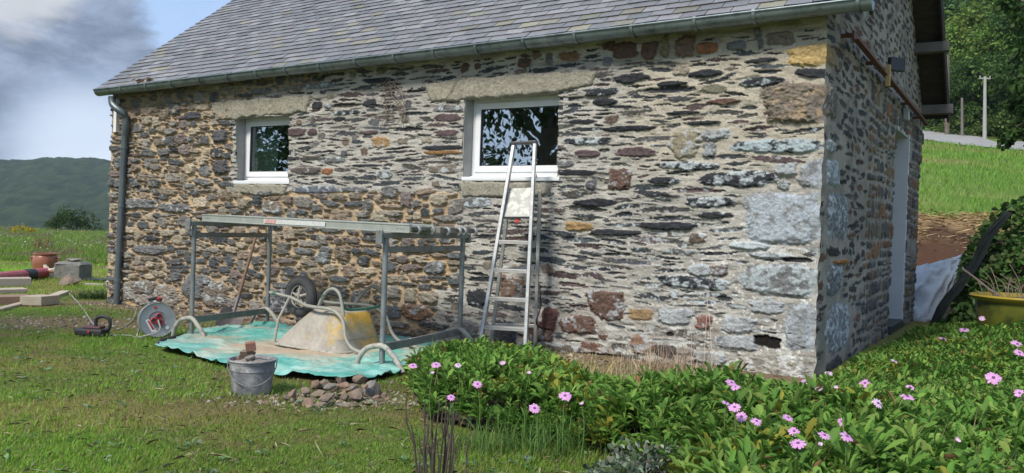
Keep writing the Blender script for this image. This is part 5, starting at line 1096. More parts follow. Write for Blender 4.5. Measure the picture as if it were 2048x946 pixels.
# litter on the worn earth by the wall
def grit():
    n=900; u=RNG.uniform(0.2,9.2,n); s=np.abs(RNG.normal(0,.35,n))+.04; P=np.array([CR-TW*a+NW*b for a,b in zip(u,s)]); k=~inpoly(P[:,0],P[:,1],TRP)&~inbed(P[:,0],P[:,1]); P=P[k]
    pp=gnd(680,800); q=np.concatenate([np.stack([RNG.normal(-4.6,.7,350),RNG.normal(8.7,.35,350),np.zeros(350)],1),np.stack([RNG.normal(pp[0],.30,500),RNG.normal(pp[1],.14,500),np.zeros(500)],1),np.stack([RNG.uniform(4.8,10,700),RNG.uniform(12.6,16.5,700),np.zeros(700)],1)]); q=q[free(q[:,0],q[:,1])]; P=np.concatenate([P,q]); n=len(P); P[:,2]=TZ(P[:,0],P[:,1])+.004
    T=np.array([[1,0,-.3],[-.5,.9,-.3],[-.5,-.9,-.3],[0,0,.6]]); sz=RNG.uniform(.006,.022,n)*RNG.choice([1,1,1.8],n); a=RNG.uniform(0,6.28,n); ca,sa=np.cos(a),np.sin(a)
    V=np.stack([P+np.stack([(t[0]*ca-t[1]*sa)*sz*1.4,(t[0]*sa+t[1]*ca)*sz,t[2]*sz*.9],1) for t in T],1).reshape(-1,3); i=np.arange(n)[:,None]*4; Fc=np.concatenate([i+[0,1,3],i+[1,2,3],i+[2,0,3],i+[0,2,1]],0)
    c=pick([(.26,.20,.14),(.17,.13,.09),(.32,.28,.23),(.12,.10,.075)],n,.2); o=mesh('mortar_crumbs',V,Fc,MDRY,col=np.repeat(c,4,0),origin=(-2,8,0)); tag(o,'crumbs of raked-out mortar and grit along the foot of the wall','rubble',kind='stuff')
grit()
# daisies
MPET=mat('pink_petal',(.62,.28,.56),(.70,.38,.64),30,rough=.6,transl=.2); MCEN=mat('purple_flower_centre',(.10,.03,.14),(.16,.08,.18),60,rough=.7); MSTM=mat('green_stem',(.10,.20,.04),(.13,.22,.06),10,rough=.7)
MPAL=mat('pale_petal',(.68,.45,.62),(.70,.55,.66),30,rough=.6,transl=.2)
FL=[(1463,765,24,'pink daisy by the corner base block, upper of a touching pair'),(1471,774,20,'pink daisy by the corner base block, lower of a touching pair'),(1452,805,18,'small pink daisy just above a larger one, right of the dry grass'),(1469,814,26,'larger pink daisy just below a small one, right of the dry grass'),
(1483,833,25,'pink daisy at the left end of the lower row of flowers'),(1513,842,24,'pink daisy with narrow drooping petals, second in the lower row'),(1576,835,24,'solitary pink daisy between the lower row and the trio in the middle of the bed'),(1588,862,24,'pink daisy directly above the largest front flower'),(1596,886,34,'largest pink daisy at the front of the bed'),
(1640,890,10,'tiny closing daisy bud beside the largest front flower'),(1613,764,21,'pink daisy at the foot of the house corner, left one of two'),(1639,777,18,'rounder pink daisy at the foot of the house corner, right one of two'),(1657,746,16,'small pale pink daisy against the dark gable foot'),(1672,777,9,'dark purplish daisy bud in the leaves near the house corner'),
(1730,766,25,'pink daisy standing alone over the yellowing leaves in front of the gable'),(1756,806,24,'pale ragged daisy beside an orange dead leaf'),(1820,774,17,'pink daisy stacked above a wider one in the middle right of the bed'),(1815,793,27,'wide pink daisy stacked below a smaller one in the middle right of the bed'),(1684,843,24,'pink daisy above the two big front ones right of centre'),(1649,870,26,'pink daisy in the front trio, left of the widest one'),(1694,872,31,'wide pink daisy in the front trio, right-hand one'),
(1799,861,9,'tiny pink bud deep in the leaves right of the front trio'),(1912,882,13,'pale fading daisy low at the right of the bed'),(1790,722,17,'small pale pink daisy near the doorway foot'),(1886,677,18,'pink daisy in the back of the bed, nearest the black sheet'),(1929,659,21,'larger pink daisy at the back of the bed, upper of a pair under the pot'),(1932,677,17,'smaller pink daisy at the back of the bed, lower of a pair under the pot'),(1978,663,15,'small pink daisy on a leaning stem below the yellow pot'),(1963,640,13,'pale daisy at the back of the bed, touching the yellow pot'),
(2035,688,24,'pink daisy at the far right edge, upper of a close pair'),(2039,705,22,'pink daisy at the far right edge, lower of a close pair'),(1987,755,32,'large flat pink daisy alone on the right side of the bed'),(2039,786,23,'pink daisy at the right edge below all its neighbours'),(826,731,18,'small pink daisy at the left tip of the bed beside the tarpaulin'),(872,729,20,'pink daisy over the tarpaulin corner, brightest at the left end of the bed'),(916,730,15,'thin pale daisy in front of the trestle foot'),(865,748,9,'pink bud below the brightest left-end daisy'),
(955,768,20,'pink daisy in the middle of the left leaf mound'),(902,794,18,'sideways pink daisy over the pruned stems'),(1006,729,13,'small magenta daisy in front of the step ladder feet'),(1058,748,10,'tiny pale bud right of the ladder foot'),(1130,791,27,'largest pink daisy on the left half of the bed, before the bare wall foot'),(1069,816,24,'pink daisy leaning left at the lower edge of the leaf mound'),(1164,809,9,'white half-closed bud right of the large daisy, lower left bed')]
def flower(x,y,s_,lab,i):
    rg=random.Random(i); q=gnd(x,y,up=.30)
    for _ in range(3): q=gnd(x,y,up=float(bedh(q[0],q[1]))+.055)
    
    if q[1]>8.2: q=at(x,y,8.2)
    base=np.array([q[0],q[1]+.02,tz(q[0],q[1])]); R_=s_/F*q[1]*.52; bud=s_<14
    t_=thing('daisy',lab,'flower',base,'pink daisies in the flower bed'); up=nrm([rg.uniform(-.35,.35),-.55+rg.uniform(-.25,.3),.85]); X=nrm(np.cross(up,[0,1,.3])); Y=np.cross(up,X); V=[];Fs=[]
    n=10 if bud else rg.randint(12,15); droop=-.15 if not bud else .9
    for k in range(n):
        a=2*math.pi*k/n+rg.uniform(-.1,.1); d=X*math.cos(a)+Y*math.sin(a); p_=np.cross(up,d); L_=R_*rg.uniform(.86,1.06); w=L_*(.17 if not bud else .3); dz=droop+rg.uniform(-.12,.12); b=len(V)
        for f,ww in ((.12,.4),(.55,1.),(.88,.85)):
            c=q+d*L_*f+up*L_*dz*f*f; V+=[c-p_*w*ww,c+p_*w*ww]
        V.append(q+d*L_*1.0+up*L_*dz)
        Fs+=[(b,b+1,b+3,b+2),(b+2,b+3,b+5,b+4),(b+4,b+5,b+6)]
    m=MB(); m.add(V,Fs); m.build('petals',MPAL if (bud or 'pale' in lab or 'white' in lab) else MPET,t_)
    m=MB(); m.lathe([(R_*.20,-.002),(R_*.21,.002),(R_*.13,R_*.12),(0,R_*.15)],q,X,Y,up,10); m.build('flower_centre',MCEN,t_)
    m=MB(); m.tube(curve([base,base*.4+q*.6+np.array([rg.uniform(-.02,.02),.01,0]),q-up*.003],3),.0022,5); m.build('stem',MSTM,t_)
for i,f in enumerate(FL): flower(*f,i)
# tufts and clumps
def tuft(name,px,n,h,w,lean,cols,lab,cat,spread=.06,m_=None,arch=1.0):
    P0=gnd(*px); V=[];Fs=[];Cc=[]
    for k in range(n):
        a=random.uniform(0,6.28); b=P0+np.array([random.gauss(0,spread),random.gauss(0,spread*.6),0]); b[2]=tz(b[0],b[1]); L_=h*random.uniform(.5,1.1); le=random.uniform(*lean); d=np.array([math.cos(a),math.sin(a),0]); s_=np.array([-d[1],d[0],0])*w*random.uniform(.6,1.2); c=np.array(random.choice(cols))*random.uniform(.75,1.25); o=len(V); K=6
        for i in range(K):
            f=i/(K-1); p_=b+d*L_*le*f**1.6+ZV*L_*(f-arch*le*f*f*.75); ww=(1-f**2.2)+.02
            V+=[p_-s_*ww/2,p_+s_*ww/2]; Cc+=[c,c]
            if i: Fs.append((o+2*i-2,o+2*i-1,o+2*i+1,o+2*i))
    o=mesh(name,V,Fs,m_ or MGR,col=np.array(Cc)); tag(o,lab,cat); return o
tuft('grass_tuft',(190,598),260,.28,.010,(.5,1.0),[(.07,.13,.035),(.10,.17,.05),(.14,.20,.08),(.05,.09,.03)],'clump of arching green strap leaves beside the downpipe','plant',.13)
tuft('dry_grass',(1335,812),720,.46,.006,(.05,.75),[(.42,.30,.20),(.36,.25,.17),(.28,.19,.12),(.48,.38,.26)],'tuft of dead straw-coloured grass at the foot of the wall','dry grass',.13,MDRY)
tuft('dry_grass',(1240,778),190,.36,.004,(.05,.8),[(.40,.32,.20),(.36,.33,.16),(.28,.19,.12)],'thin wispy dead grass against the dark hollow in the wall foot','dry grass',.20,MDRY)
tuft('dry_grass',(1135,760),220,.30,.004,(.2,.9),[(.40,.32,.16),(.42,.36,.10),(.28,.22,.12)],'yellowing grass right of the ladder feet','dry grass',.17,MDRY)
tuft('dry_grass',(985,726),170,.24,.006,(.3,1.),[(.50,.42,.08),(.42,.36,.10),(.28,.32,.09)],'yellow-leaved tuft between the ladder feet','dry grass',.16,MDRY)
tuft('dry_stalks',(1410,760),7,1.05,.004,(.05,.25),[(.42,.34,.25)],'tall single straw stalks rising in front of the blue-grey stones','stalks',.10,MDRY)
tuft('green_tuft',(1120,900),420,.26,.006,(.1,.9),[(.10,.20,.04),(.14,.24,.06),(.08,.16,.03)],'long green grass tuft at the lower edge of the flower bed','grass clump',.22)
tuft('green_tuft',(980,905),200,.17,.006,(.1,.9),[(.10,.20,.04),(.14,.24,.06),(.18,.22,.06)],'loose green grass clump between the pruned stems and the flower bed','grass clump',.16)
# pruned stems
m=[];P0=gnd(868,985); bs=thing('pruned_shrub','cluster of cut-back bare dark stems sticking out of the lawn','shrub',P0); rg=random.Random(9); MST=mat('grey_brown_twig',(.045,.032,.026),(.12,.09,.07),40,rough=.9,bump=.001,stretch=(1,1,.3))
tops=[(812,800),(822,850),(838,872),(846,815),(850,800),(856,822),(862,838),(868,830),(872,850),(880,800),(886,812),(893,790),(897,815),(900,830),(905,825),(909,818),(914,822),(944,862),(834,895),(890,840),(858,850),(903,860),(876,880),(920,880)]
for x,y in tops:
    bx=868+(x-868)*(.55 if x<940 else .75)+rg.uniform(-8,8); b=gnd(bx,985+rg.uniform(-14,14)); t=at(x,y,b[1]+rg.uniform(-.03,.05)); mm=MB(); mid_=(b+t)/2+np.array([rg.uniform(-.012,.012),0,0]); mm.tube(curve([b-ZV*.02,mid_,b+(t-b)*.75+[rg.uniform(-.01,.01),0,0],t],3),list(np.linspace(.0048,.0026,10)),6)
    if rg.random()<.6: k_=b+(t-b)*rg.uniform(.5,.8); mm.tube([k_,k_+np.array([rg.uniform(-.02,.02),0,.03])],[.0035,.002],5)
    mm.build('cut_stem',MST,bs,smooth=True)
# variegated ivy clump at the bottom edge
def clump(name,px,rx,ry,rz,n,ll,cols,lab,cat,zoff=0,dirty=None,par=None,c0=None):
    c0=gnd(*px) if c0 is None else np.array(c0,float); th=RNG.uniform(0,6.28,n); ph=np.arccos(RNG.uniform(-.1,1,n)); r_=RNG.uniform(.55,1,n)**.5*(1+.18*np.sin(th*3)+.12*np.sin(th*7+ph*5))
    P=c0+np.stack([rx*r_*np.sin(ph)*np.cos(th),ry*r_*np.sin(ph)*np.sin(th),rz*r_*np.cos(ph)+zoff],1); D=P-c0-[0,0,zoff-.1]; D=D+RNG.normal(0,.45,(n,3))*np.linalg.norm(D,axis=1,keepdims=True); L_=RNG.uniform(ll*.6,ll*1.2,n)
    o=leaves(name,P,D,L_,L_*.62,pick(cols,n,.3),MLEAF,parent=par,roll=RNG.uniform(-1.5,1.5,n)) ; 
    if lab: tag(o,lab,cat)
    return o
clump('ivy_clump',(1310,990),.26,.22,.17,1500,.030,[(.12,.17,.11),(.20,.25,.18),(.30,.34,.26),(.06,.10,.05),(.16,.16,.11)],'grey-green variegated ivy clump at the bottom edge of the picture','ivy')
# ---------------------------------------------------------------- right-hand side: bank, sheets, pot, ivy mound
MSV=mat('silver_sheet',(.29,.31,.32),(.38,.40,.41),4,rough=.42,metal=.15,bump=.01,bscale=6)
MBL=mat('black_membrane',(.012,.017,.017),(.022,.028,.028),6,spec=.15,rough=.9,bump=.006,bscale=8)
def sheet(name,rows,m_,lab,cat,wr=.02,nu=40,nv=24,seed=0):
    """rows: list of polylines of world points, lofted"""
    R_=[]
    for r_ in rows:
        c=curve(r_,12); c=np.array(c); d=np.r_[0,np.cumsum(np.linalg.norm(np.diff(c,axis=0),axis=1))]; t_=np.linspace(0,d[-1],nu); R_.append(np.stack([np.interp(t_,d,c[:,i]) for i in range(3)],1))
    R_=np.array(R_); f=np.linspace(0,len(R_)-1,nv); i0=np.clip(f.astype(int),0,len(R_)-2); ff=(f-i0)[:,None,None]; G=R_[i0]*(1-ff)+R_[i0+1]*ff
    uu,vv=np.meshgrid(np.arange(nu)/nu*5,np.arange(nv)/nv*3); w=wr*(1-np.abs(2*fbm(uu+vv*.8+seed,vv*1.2,501,3)-1))**2*3; G=G+np.stack([0*w,-w,w*.4],-1)
    i=np.arange(nu-1)[None]+nu*np.arange(nv-1)[:,None]; o=mesh(name,G.reshape(-1,3),np.stack([i,i+1,i+nu+1,i+nu],-1).reshape(-1,4),m_,smooth=True); s=o.modifiers.new('thick','SOLIDIFY'); s.thickness=.006; return tag(o,lab,cat)
a_=lambda x,y,Y: at(x,y,Y)
sheet('silver_sheet',[[a_(1800,536,12.6),a_(1850,532,12.4),a_(1885,525,12.4),a_(1930,510,12.4)],[a_(1800,580,11.9),a_(1850,578,11.7),a_(1880,576,11.6),a_(1915,548,11.8)],[a_(1795,650,11.4),a_(1835,650,11.2),a_(1860,640,11.2),a_(1885,600,11.4)]],MSV,'wrinkled silver-grey plastic sheet draped over the dug bank behind the house corner','plastic sheet',.05)
sheet('black_membrane',[[a_(2006,424,10.6),a_(1965,470,10.7),a_(1940,520,10.8),a_(1905,570,10.8),a_(1872,612,10.7),a_(1858,650,10.6)],[a_(2020,430,10.4),a_(1985,475,10.5),a_(1962,522,10.5),a_(1925,575,10.5),a_(1890,618,10.4),a_(1872,660,10.3)]],MBL,'black membrane edge running down the bank against the ivy mound','membrane',.02,seed=4)
# ivy mound: an earth core and a skin of leaves
def mound():
    n=0; core=[];  c=np.array([7.25,10.7,-.1]); LA=at(2012,424,10.6); LB=at(1866,650,10.6); xl=lambda z: LB[0]+(LA[0]-LB[0])*(z-LB[2])/(LA[2]-LB[2])
    rx,ry,rz=1.62,1.15,1.62
    th=np.linspace(0,2*math.pi,41)[:-1]; ph=np.linspace(.02,math.pi/2+.1,16); V=[];Fs=[]
    for p_ in ph:
        for t in th:
            r_=.90+.12*math.sin(t*3+p_*2); V.append(c+np.array([rx*r_*math.sin(p_)*math.cos(t),ry*r_*math.sin(p_)*math.sin(t),rz*r_*math.cos(p_)]))
    V=[np.array([max(v[0],xl(v[2])+.04),v[1],v[2]]) for v in V]
    for i in range(15):
        for j in range(40): Fs.append((i*40+j,(i+1)*40+j,(i+1)*40+(j+1)%40,i*40+(j+1)%40))
    t_=thing('ivy_mound','dark ivy-covered earth mound behind the yellow pot','ivy mound',c)
    mesh('earth_core',V,Fs,mat('dark_mound_earth',(.05,.035,.024),(.08,.05,.035),5,rough=1,bump=.04),t_,smooth=True)
    N_=9000; t2=RNG.uniform(0,6.283,N_); p2=np.arccos(RNG.uniform(-.02,1,N_)); k=fbm(t2*2.5,p2*3,502,3)>.36+.25*(p2>1.25)*(t2>2.8)*(t2<5); t2,p2=t2[k],p2[k]; N_=len(t2); r_=.93+.12*np.sin(t2*3+p2*2)+RNG.uniform(-.02,.08,N_)+.10*fbm(t2*5,p2*6,503,2)
    P=c+np.stack([rx*r_*np.sin(p2)*np.cos(t2),ry*r_*np.sin(p2)*np.sin(t2),rz*r_*np.cos(p2)],1); k=P[:,0]>xl(P[:,2])+.06; P=P[k]; N_=len(P); D=(P-c)/[rx*rx,ry*ry,rz*rz]; D/=np.linalg.norm(D,axis=1,keepdims=True); D=D*.5+RNG.normal(0,.5,(N_,3))+[0,0,-.3]; L_=RNG.uniform(.06,.12,N_)
    leaves('ivy_leaves',P,D,L_,L_*.8,pick([(.035,.085,.02),(.055,.12,.028),(.08,.16,.035),(.11,.15,.05)],N_,.25),MLEAF,parent=t_,roll=RNG.uniform(-1.2,1.2,N_))
mound()
# big glazed pot
pc=at(2052,640,8.4); pc[2]=tz(pc[0],pc[1]); MPO=mat('green_yellow_glaze',(.14,.135,.02),(.06,.085,.02),2.2,rough=.2,c3=(.035,.05,.018),s3=3,t3=(.45,.6)); MPR=mat('yellow_glaze_rim',(.34,.25,.035),(.25,.19,.03),3,rough=.2)
pt_=thing('garden_pot','large yellow-green glazed garden pot with dead twigs standing at the back of the bed','garden pot',pc); RP=.50; HP=at(2052,592,8.4)[2]-pc[2]
m=MB(); m.lathe([(0,.01),(.33,0),(.36,.03),(.42,HP*.35),(.45,HP*.7),(.455,HP*.9)],pc,n=44); m.build('pot_body',MPO,pt_,smooth=True)
m=MB(); m.lathe([(.455,HP*.88),(RP,HP*.93),(RP+.012,HP*.97),(RP,HP),(.45,HP),(.44,HP*.9)],pc,n=44); m.build('pot_rim',MPR,pt_,smooth=True)
for k in range(5):
    a=-1.9+k*.42; q=pc+np.array([math.cos(a)*.452,math.sin(a)*.452,HP*.52]); d=np.array([math.cos(a),math.sin(a),.0]); s2=np.array([-d[1],d[0],0]); m=MB(); m.lathe([(.065,-.01),(.06,.012),(.045,.016),(.04,.006),(.025,.006),(.018,.02),(0,.024)],q,s2,ZV,d,18); m.build('relief_boss',MPO,pt_,smooth=True)
m=MB(); m.lathe([(.445,HP*.9),(.2,HP*.95),(0,HP*.97)],pc,n=30); m.build('potting_soil',mat('pot_soil',(.05,.035,.025),rough=1),pt_)
rg=random.Random(4); tw=MB()
m=MB()
for k in range(46):
    a=rg.uniform(0,6.28); r_=rg.uniform(0,.4); b=pc+np.array([r_*math.cos(a),r_*math.sin(a),HP*.95]); L_=rg.uniform(.15,.42); d=np.array([math.cos(a)*.6+rg.uniform(-.5,.5),math.sin(a)*.4,rg.uniform(.5,1.2)]); d=nrm(d); m.tube(curve([b,b+d*L_*.5,b+d*L_+np.array([rg.uniform(-.08,.08),0,-.05])],3),.004,4)
o=m.build('dead_twigs',MVI); tag(o,'tangle of dead twigs growing in the yellow-green pot','dead plant')
m=MB(); m.tube(curve([a_(1925,538,9.6),a_(1950,556,9.3),a_(1978,578,8.9),a_(2010,600,8.6)],4),.012,6); o=m.build('dead_branch',MVI,smooth=True); tag(o,'thick dead branch leaning from the membrane onto the pot rim','branch')
# straw and roots on the dug bank
def straw():
    n=5200; x=RNG.uniform(4.5,15,n); y=RNG.uniform(12.2,19.5,n); d=y-.18*np.clip(x-7,0,60); k=(d<17.9)&(d>12.4)&((d>15.4)|(RNG.uniform(0,1,n)<.12)); x,y=x[k],y[k]; n=len(x); az=RNG.normal(0,.7,n)
    P=np.stack([x,y,TZ(x,y)+RNG.uniform(.0,.06,n)],1); D=np.stack([np.cos(az),np.sin(az)*.6,RNG.uniform(-.1,.35,n)],1); c=pick([(.36,.26,.13),(.45,.34,.18),(.26,.17,.09)],n,.25)
    o=leaves('straw',P,D,RNG.uniform(.10,.42,n),RNG.uniform(.012,.024,n),c,MDRY,origin=(8,15,0)); tag(o,'dry straw and roots lying over the dug brown bank','straw',kind='stuff')
straw()
RM=np.array([[p[0],p[1]] for p in mid[::2]])
def offroad(x,y): return np.min(np.hypot(x[:,None]-RM[None,:,0],y[:,None]-RM[None,:,1]),1)>2.15
def pasture():
    n=60000; x=RNG.uniform(4.5,34,n); y=16.2+30*RNG.uniform(0,1,n)**1.5; d=y-.18*np.clip(x-7,0,60); k=(d>17.3)&(x<.66*y)&(x>.42*y)&(y<roady(x)+10); k&=RNG.uniform(0,1,n)<1.2-.5*fbm(x*.5,y*.5,421,3); x,y=x[k],y[k]; k=offroad(x,y); x,y=x[k],y[k]; n=len(x)
    f=fbm(x*.25,y*.5,13,4)[:,None]; c=pick([(.17,.33,.04),(.22,.37,.055),(.15,.26,.04)],n,.2); c=c*(1-sst(.5,.75,f))+np.array([.27,.27,.09])*sst(.5,.75,f)
    o=blades('pasture_grass',np.stack([x,y,TZ(x,y)-.01],1),RNG.uniform(.06,.20,n)*(1+.02*(y-16)),RNG.uniform(.010,.02,n)*(1+.05*(y-16)),RNG.uniform(.1,.8,n),c,MGR,origin=(10,20,0)); tag(o,'bright green rough pasture on the slope behind the house','grass',kind='stuff')
    n=60; x=RNG.uniform(8,20,n); y=RNG.uniform(18,34,n)
    # meadow on the left
    n=95000; y=19.2+24*RNG.uniform(0,1,n)**1.1; x=-RNG.uniform(.40,.66,n)*y; f=fbm(x*.4,y*.3,422,3); hh=RNG.uniform(.10,.34,n)*(.5+f)*(.55+.45*sst(19.5,23,y)); c=pick([(.17,.30,.04),(.22,.35,.055),(.13,.22,.045),(.28,.33,.09)],n,.22); dr=fbm(x*.6,y*.9,423,3)>.60; c[dr]=pick([(.30,.24,.13),(.20,.20,.09)],dr.sum(),.2)
    o=blades('meadow_grass',np.stack([x,y,TZ(x,y)-.01],1),hh,RNG.uniform(.012,.026,n),RNG.uniform(.05,.6,n),c,MGR,origin=(-12,28,0)); tag(o,'tall weedy green meadow beyond the lawn','meadow',kind='stuff')
    n=650; y=20+20*RNG.uniform(0,1,n); x=-RNG.uniform(.42,.64,n)*y; P=np.stack([x,y,TZ(x,y)+RNG.uniform(.22,.42,n)],1); c=pick([(.50,.50,.44),(.42,.44,.34),(.36,.26,.28),(.46,.42,.10)],n,.15); az=RNG.uniform(0,6.28,n); D=np.stack([np.cos(az),np.sin(az),RNG.uniform(-.4,.6,n)],1)
    o=leaves('meadow_flowers',P,D,RNG.uniform(.03,.07,n),RNG.uniform(.03,.06,n),c,MLEAF,origin=(-12,28,0)); tag(o,'white and yellow wild flower heads speckling the meadow','wild flowers',kind='stuff')
pasture()
def yel(px,w,lab):
    c=gnd(*px); o=clump('yellow_flowering_weed',px,w,w*.6,w*.9,500,.05,[(.62,.42,.02),(.55,.38,.02),(.12,.2,.04)],lab,'flowering plant',zoff=.22,c0=c)
yel((40,478),.36,'bright yellow flowering weed clump, the fuller of two at the meadow edge'); yel((62,476),.20,'smaller yellow flowering weed right of the fuller one in the meadow')
tuft('dry_weed',(83,508),140,.6,.012,(.05,.4),[(.30,.20,.11),(.24,.15,.08)],'rusty brown dead weed standing in the meadow above the crock','dead weed',.13,MDRY)
# ---------------------------------------------------------------- trees and bushes
def tree_meshes(seed,H,cr,nl,ls,cols,trunk=.25,low=.3,lumps=26,dens=1.0,squash=1.0):
    """returns (trunk verts, faces) and (leaf P, D, L, colour); base at the origin"""
    rg=np.random.default_rng(seed); m=MB(); tp=np.array([rg.uniform(-.3,.3),rg.uniform(-.3,.3),H*.72]); bp=[np.zeros(3),np.array([rg.uniform(-.15,.15),rg.uniform(-.15,.15),H*.3]),tp]
    m.tube(curve(bp,4),list(np.linspace(trunk,trunk*.25,9)),8); cen=[]
    for k in range(lumps):
        th=rg.uniform(0,6.283); z=rg.uniform(low,1.0); rr=cr*math.sqrt(max(.05,1-((z-.55)/.55)**2))*rg.uniform(.35,1.0)*squash; c=np.array([rr*math.cos(th),rr*math.sin(th),z*H]); cen.append((c,cr*rg.uniform(.22,.42)))
        s=np.array([tp[0]*z,tp[1]*z,H*max(.18,z*.62)]); m.tube([s,(s+c)/2+[0,0,.1*H*.3],c],[trunk*.32,trunk*.2,trunk*.06],5)
    P=[];D=[];C=[]
    w=np.array([r_**2 for _,r_ in cen]); w/=w.sum()
    for (c,r_),ww in zip(cen,w):
        n=int(nl*ww); q=rg.normal(0,1,(n,3)); q/=np.linalg.norm(q,axis=1,keepdims=True); rad=r_*rg.uniform(.3,1.0,n)**.45*(1+.3*np.sin(q[:,0]*6+q[:,2]*5)); P.append(c+q*rad[:,None]*[1,1,.72]); D.append(q+rg.normal(0,.6,(n,3))+[0,0,-.25]); tone=rg.uniform(.8,1.2); C.append(np.array(cols)[rg.integers(0,len(cols),n)]*rg.uniform(.75,1.25,(n,1))*tone)
    P=np.concatenate(P);D=np.concatenate(D);C=np.concatenate(C); L_=rg.uniform(ls*.6,ls*1.3,len(P)); return m,P,D,L_,C
def make_tree(name,lab,cat,loc,group=None,**kw):
    m,P,D,L_,C=tree_meshes(**kw); t_=thing(name,lab,cat,loc,group); b=np.array(loc,float); mm=MB(); mm.add([np.array(v)+b for v in m.V],m.F); mm.build('trunk',MBARK,t_,smooth=True)
    leaves('crown',P+b,D,L_,L_*.6,C,MLEAF,parent=t_,roll=RNG.uniform(-1.5,1.5,len(P))); return t_
G1=[(.10,.19,.034),(.13,.22,.042),(.08,.15,.028),(.17,.23,.052)]; G2=[(.17,.24,.045),(.20,.25,.055),(.12,.19,.035)]; G3=[(.035,.075,.020),(.050,.095,.022),(.030,.06,.018)]
protos=[]
for k,(cols,H,cr) in enumerate(((G1,12,5.2),(G2,10.5,4.8),([(.05,.11,.026),(.07,.13,.03)],13,5.0))):
    protos.append(dict(seed=20+k,H=H,cr=cr,nl=15000,ls=.42,cols=cols,trunk=.22,low=.08,lumps=46))
wood=[]; px_list=[(1905,66,0,.95),(1935,70,1,1.0),(1968,68,0,1.0),(2002,72,2,1.0),(2036,66,1,1.0),(2075,70,0,1.05),(1890,84,2,1.0),(1920,92,1,1.1),(1950,88,0,1.1),(1985,94,2,1.1),(2020,90,1,1.1),(2060,96,0,1.15),(1900,108,0,1.2),(1940,112,2,1.2),(1975,116,1,1.2),(2015,112,0,1.25),(2055,118,2,1.2),(1860,100,1,1.0),(1932,62,1,.6),(2010,58,0,.60),(1915,58,2,.55),(2052,56,2,.65),(2110,74,1,1.1),(2120,100,0,1.2)]
where=['left-hand','centre-left','middle','centre-right','right-hand']; kinds=['mid-green broad','yellow-green rounded','dark green dense']; first=[None]*3; cnt={}
for i,(px,Y_,k,s_) in enumerate(px_list):
    q=at(px,300,Y_); x_=q[0]; z_=tz(x_,Y_)-.3; s_=s_*(.68 if px<1960 else .8 if px<2000 else 1) if Y_<80 else s_; row='front row by the road' if Y_<63 else ('lower row of the hillside wood' if Y_<80 else ('middle rows of the hillside wood' if Y_<100 else 'top of the hillside wood')); w_=where[int(np.clip((px-1880)//36,0,4))]
    lab=f'{kinds[k]} tree, {w_}, in the {row}'; lab=lab if px<2100 else lab.replace('right-hand','outermost right-hand')
    if first[k] is None: t_=make_tree('woodland_tree',lab,'tree',(x_,Y_,z_),'trees of the wooded slope',**protos[k]); t_.scale=(s_,)*3; t_.rotation_euler[2]=i; first[k]=t_
    else: dup(first[k],(x_,Y_,z_),i*1.7,s_,lab)
# undergrowth bushes along the road and meadow
def bush(px,w,h,cols,lab,ls=.12,n=2600,Yy=None):
    c=gnd(*px) if Yy is None else at(px[0],px[1],Yy); c[2]=tz(c[0],c[1]); o=clump('bush',px,w/2,w/2.6,h,n,ls,cols,lab,'bush',c0=c); return o
bush((2022,283),9,1.7,[(.09,.15,.03),(.12,.17,.045),(.07,.11,.025)],'rounded light green roadside bush under the wood',.25,3500,56)
bush((1925,262),9,2.0,G3,'dark low bush behind the road bend at the foot of the wood',.25,3000,60)
bush((1975,268),10,2.4,G1,'mid-green bush behind the concrete pole at the foot of the wood',.25,3000,60)
c=at(142,445,62); c[2]=c[2]-1.3; clump('bush',(142,445),1.95,1.2,2.1,4200,.16,G3+[(.06,.09,.02)],'dark round bush beyond the crest of the meadow','bush',c0=c)
# wires
m=MB()
for dz in (0,.35): m.tube(curve([at(1970,160-dz*30,52),at(1930,128-dz*14,66)-[0,0,.2],at(1893,100-dz*10,74)],6),.022,4)
o=m.build('overhead_wires',MDK); tag(o,'pair of thin wires running left from the concrete pole into the wood','wires')
# poles
MPOL=mat('grey_concrete_pole',(.36,.35,.32),(.30,.29,.27),3,rough=.9)
b=at(1971,240,52); b[2]=tz(b[0],b[1]); tp=at(1970,153,52); p_=thing('utility_pole','pale concrete utility pole with a small crossarm beside the road','pole',b)
m=MB(); m.tube([b-ZV*.2,tp],[.12,.08],8); m.build('pole',MPOL,p_,smooth=True); m=MB(); m.beam(tp-ZV*.12-[.34,0,0],tp-ZV*.12+[.34,0,0],.07,.07); m.build('crossarm',MPOL,p_)
for k in (-.3,.3): m=MB(); m.lathe([(.0,0),(.04,0),(.05,.06),(.03,.12),(0,.13)],tp-ZV*.085+[k,0,0],n=8); m.build('insulator',MGA,p_)
b=at(1926,238,54); b[2]=tz(b[0],b[1]); tp=at(1924,196,54); m=MB(); m.tube([b-ZV*.2,tp],[.09,.07],7); o=m.build('wooden_post',MPW,smooth=True); tag(o,'short grey wooden post in front of the wood, left of the tall pole','post')
b=at(1897,205,55); b[2]=tz(b[0],b[1]); tp=at(1895,110,55); m=MB(); m.tube([b-ZV*.2,tp],[.15,.12],7); o=m.build('tree_stump_pole',MBARK,smooth=True); tag(o,'bare dead grey trunk standing close beside the dark roof edge','dead tree')
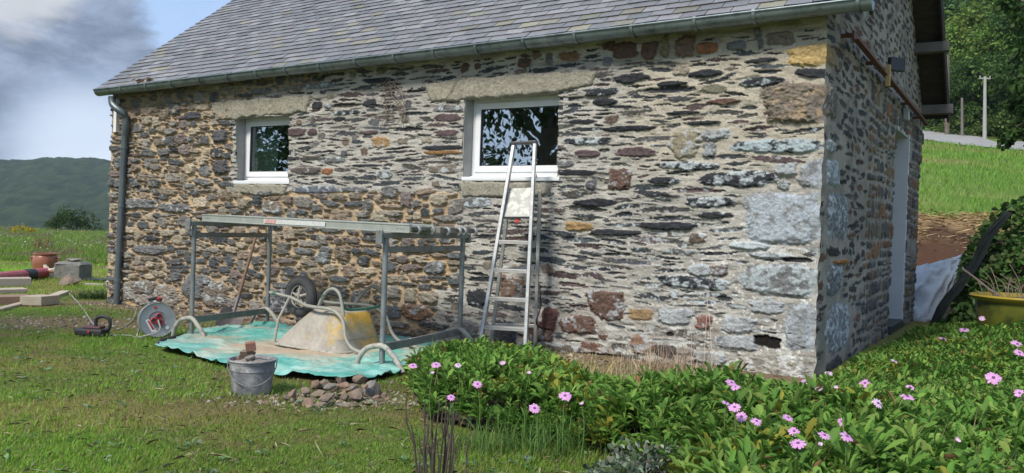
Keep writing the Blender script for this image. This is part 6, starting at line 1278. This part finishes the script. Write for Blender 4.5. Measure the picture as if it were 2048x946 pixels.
# overhanging tree, top right: trunk just out of the frame
def overhang():
    base=np.array([9.9,12.2,tz(9.9,12.2)]); t_=thing('overhanging_tree','dark leafy tree whose branch hangs into the top right corner','tree',base)
    m=MB(); cr_=base+[0,0,3.6]; m.tube(curve([base,base+[.1,0,1.8],cr_],5),list(np.linspace(.24,.15,11)),10); m.build('trunk',MBARK,t_,smooth=True)
    lumps=[]; Y0=11.6
    for x,y,r_ in ((2075,20,.55),(2046,60,.32),(2052,120,.36),(2035,95,.20),(2080,170,.5),(2048,190,.27),(2100,90,.6),(2035,225,.16),(2018,258,.13),(1998,282,.09),(2045,262,.16),(2070,240,.3),(2028,160,.14),(2012,208,.11),(2030,20,.18),(2010,6,.14),(2060,300,.12),(2120,260,.5),(2140,20,.8),(2150,150,.8),(1990,4,.08)): lumps.append((at(x+14,y,Y0+random.uniform(-.6,.6)),r_*.72))
    br=MB(); P=[];D=[]
    for c,r_ in lumps:
        s=cr_+[0,0,.2]; br.tube(curve([s,(s+c)/2+[0,0,.3],c+[.0,0,.03]],4),[.05]*3+[.03]*3+[.012]*3,5); n=int(1100*r_**1.7)+35; q=RNG.normal(0,1,(n,3)); q/=np.linalg.norm(q,axis=1,keepdims=True); P.append(c+q*(r_*RNG.uniform(.1,1.1,n)**.5)[:,None]); D.append(q*.6+RNG.normal(0,.6,(n,3))+[0,0,-.5])
    br.build('branches',MBARK,t_,smooth=True); P=np.concatenate(P);D=np.concatenate(D);n=len(P); L_=RNG.uniform(.06,.12,n); leaves('crown',P,D,L_,L_*.7,pick(G3+[(.05,.11,.02)],n,.25),MLEAF,parent=t_,roll=RNG.uniform(-1.4,1.4,n))
overhang()
# trees behind the camera to the left, seen in the window glass
make_tree('garden_tree','tall garden tree left of the photographer, mirrored in the larger window','tree',(-12.5,1.0,-.15),None,seed=31,H=10,cr=4.2,nl=20000,ls=.17,cols=G3,trunk=.28,low=.22,lumps=30)
make_tree('garden_tree','second garden tree left of the photographer, mirrored in the smaller window','tree',(-15.5,6.6,-.15),None,seed=32,H=8.5,cr=3.3,nl=15000,ls=.16,cols=G3,trunk=.25,low=.25,lumps=26)
# haze
m=MB(); m.box((-150,420,10),(1700,1100,190)); hz=m.build('haze',None); tag(hz,kind='stuff'); M=bpy.data.materials.new('haze_air'); M.use_nodes=True; nt=M.node_tree; nt.nodes.remove(nt.nodes['Principled BSDF']); v=nt.nodes.new('ShaderNodeVolumePrincipled'); v.inputs['Color'].default_value=(.72,.84,1,1); v.inputs['Density'].default_value=.00022; v.inputs['Anisotropy'].default_value=.2; nt.links.new(v.outputs[0],nt.nodes['Material Output'].inputs['Volume']); hz.data.materials.append(M)
tag(hz,'thin bluish air between the house and the far hill','haze')
for o in bpy.data.objects:
    if '_o' in o: del o['_o']
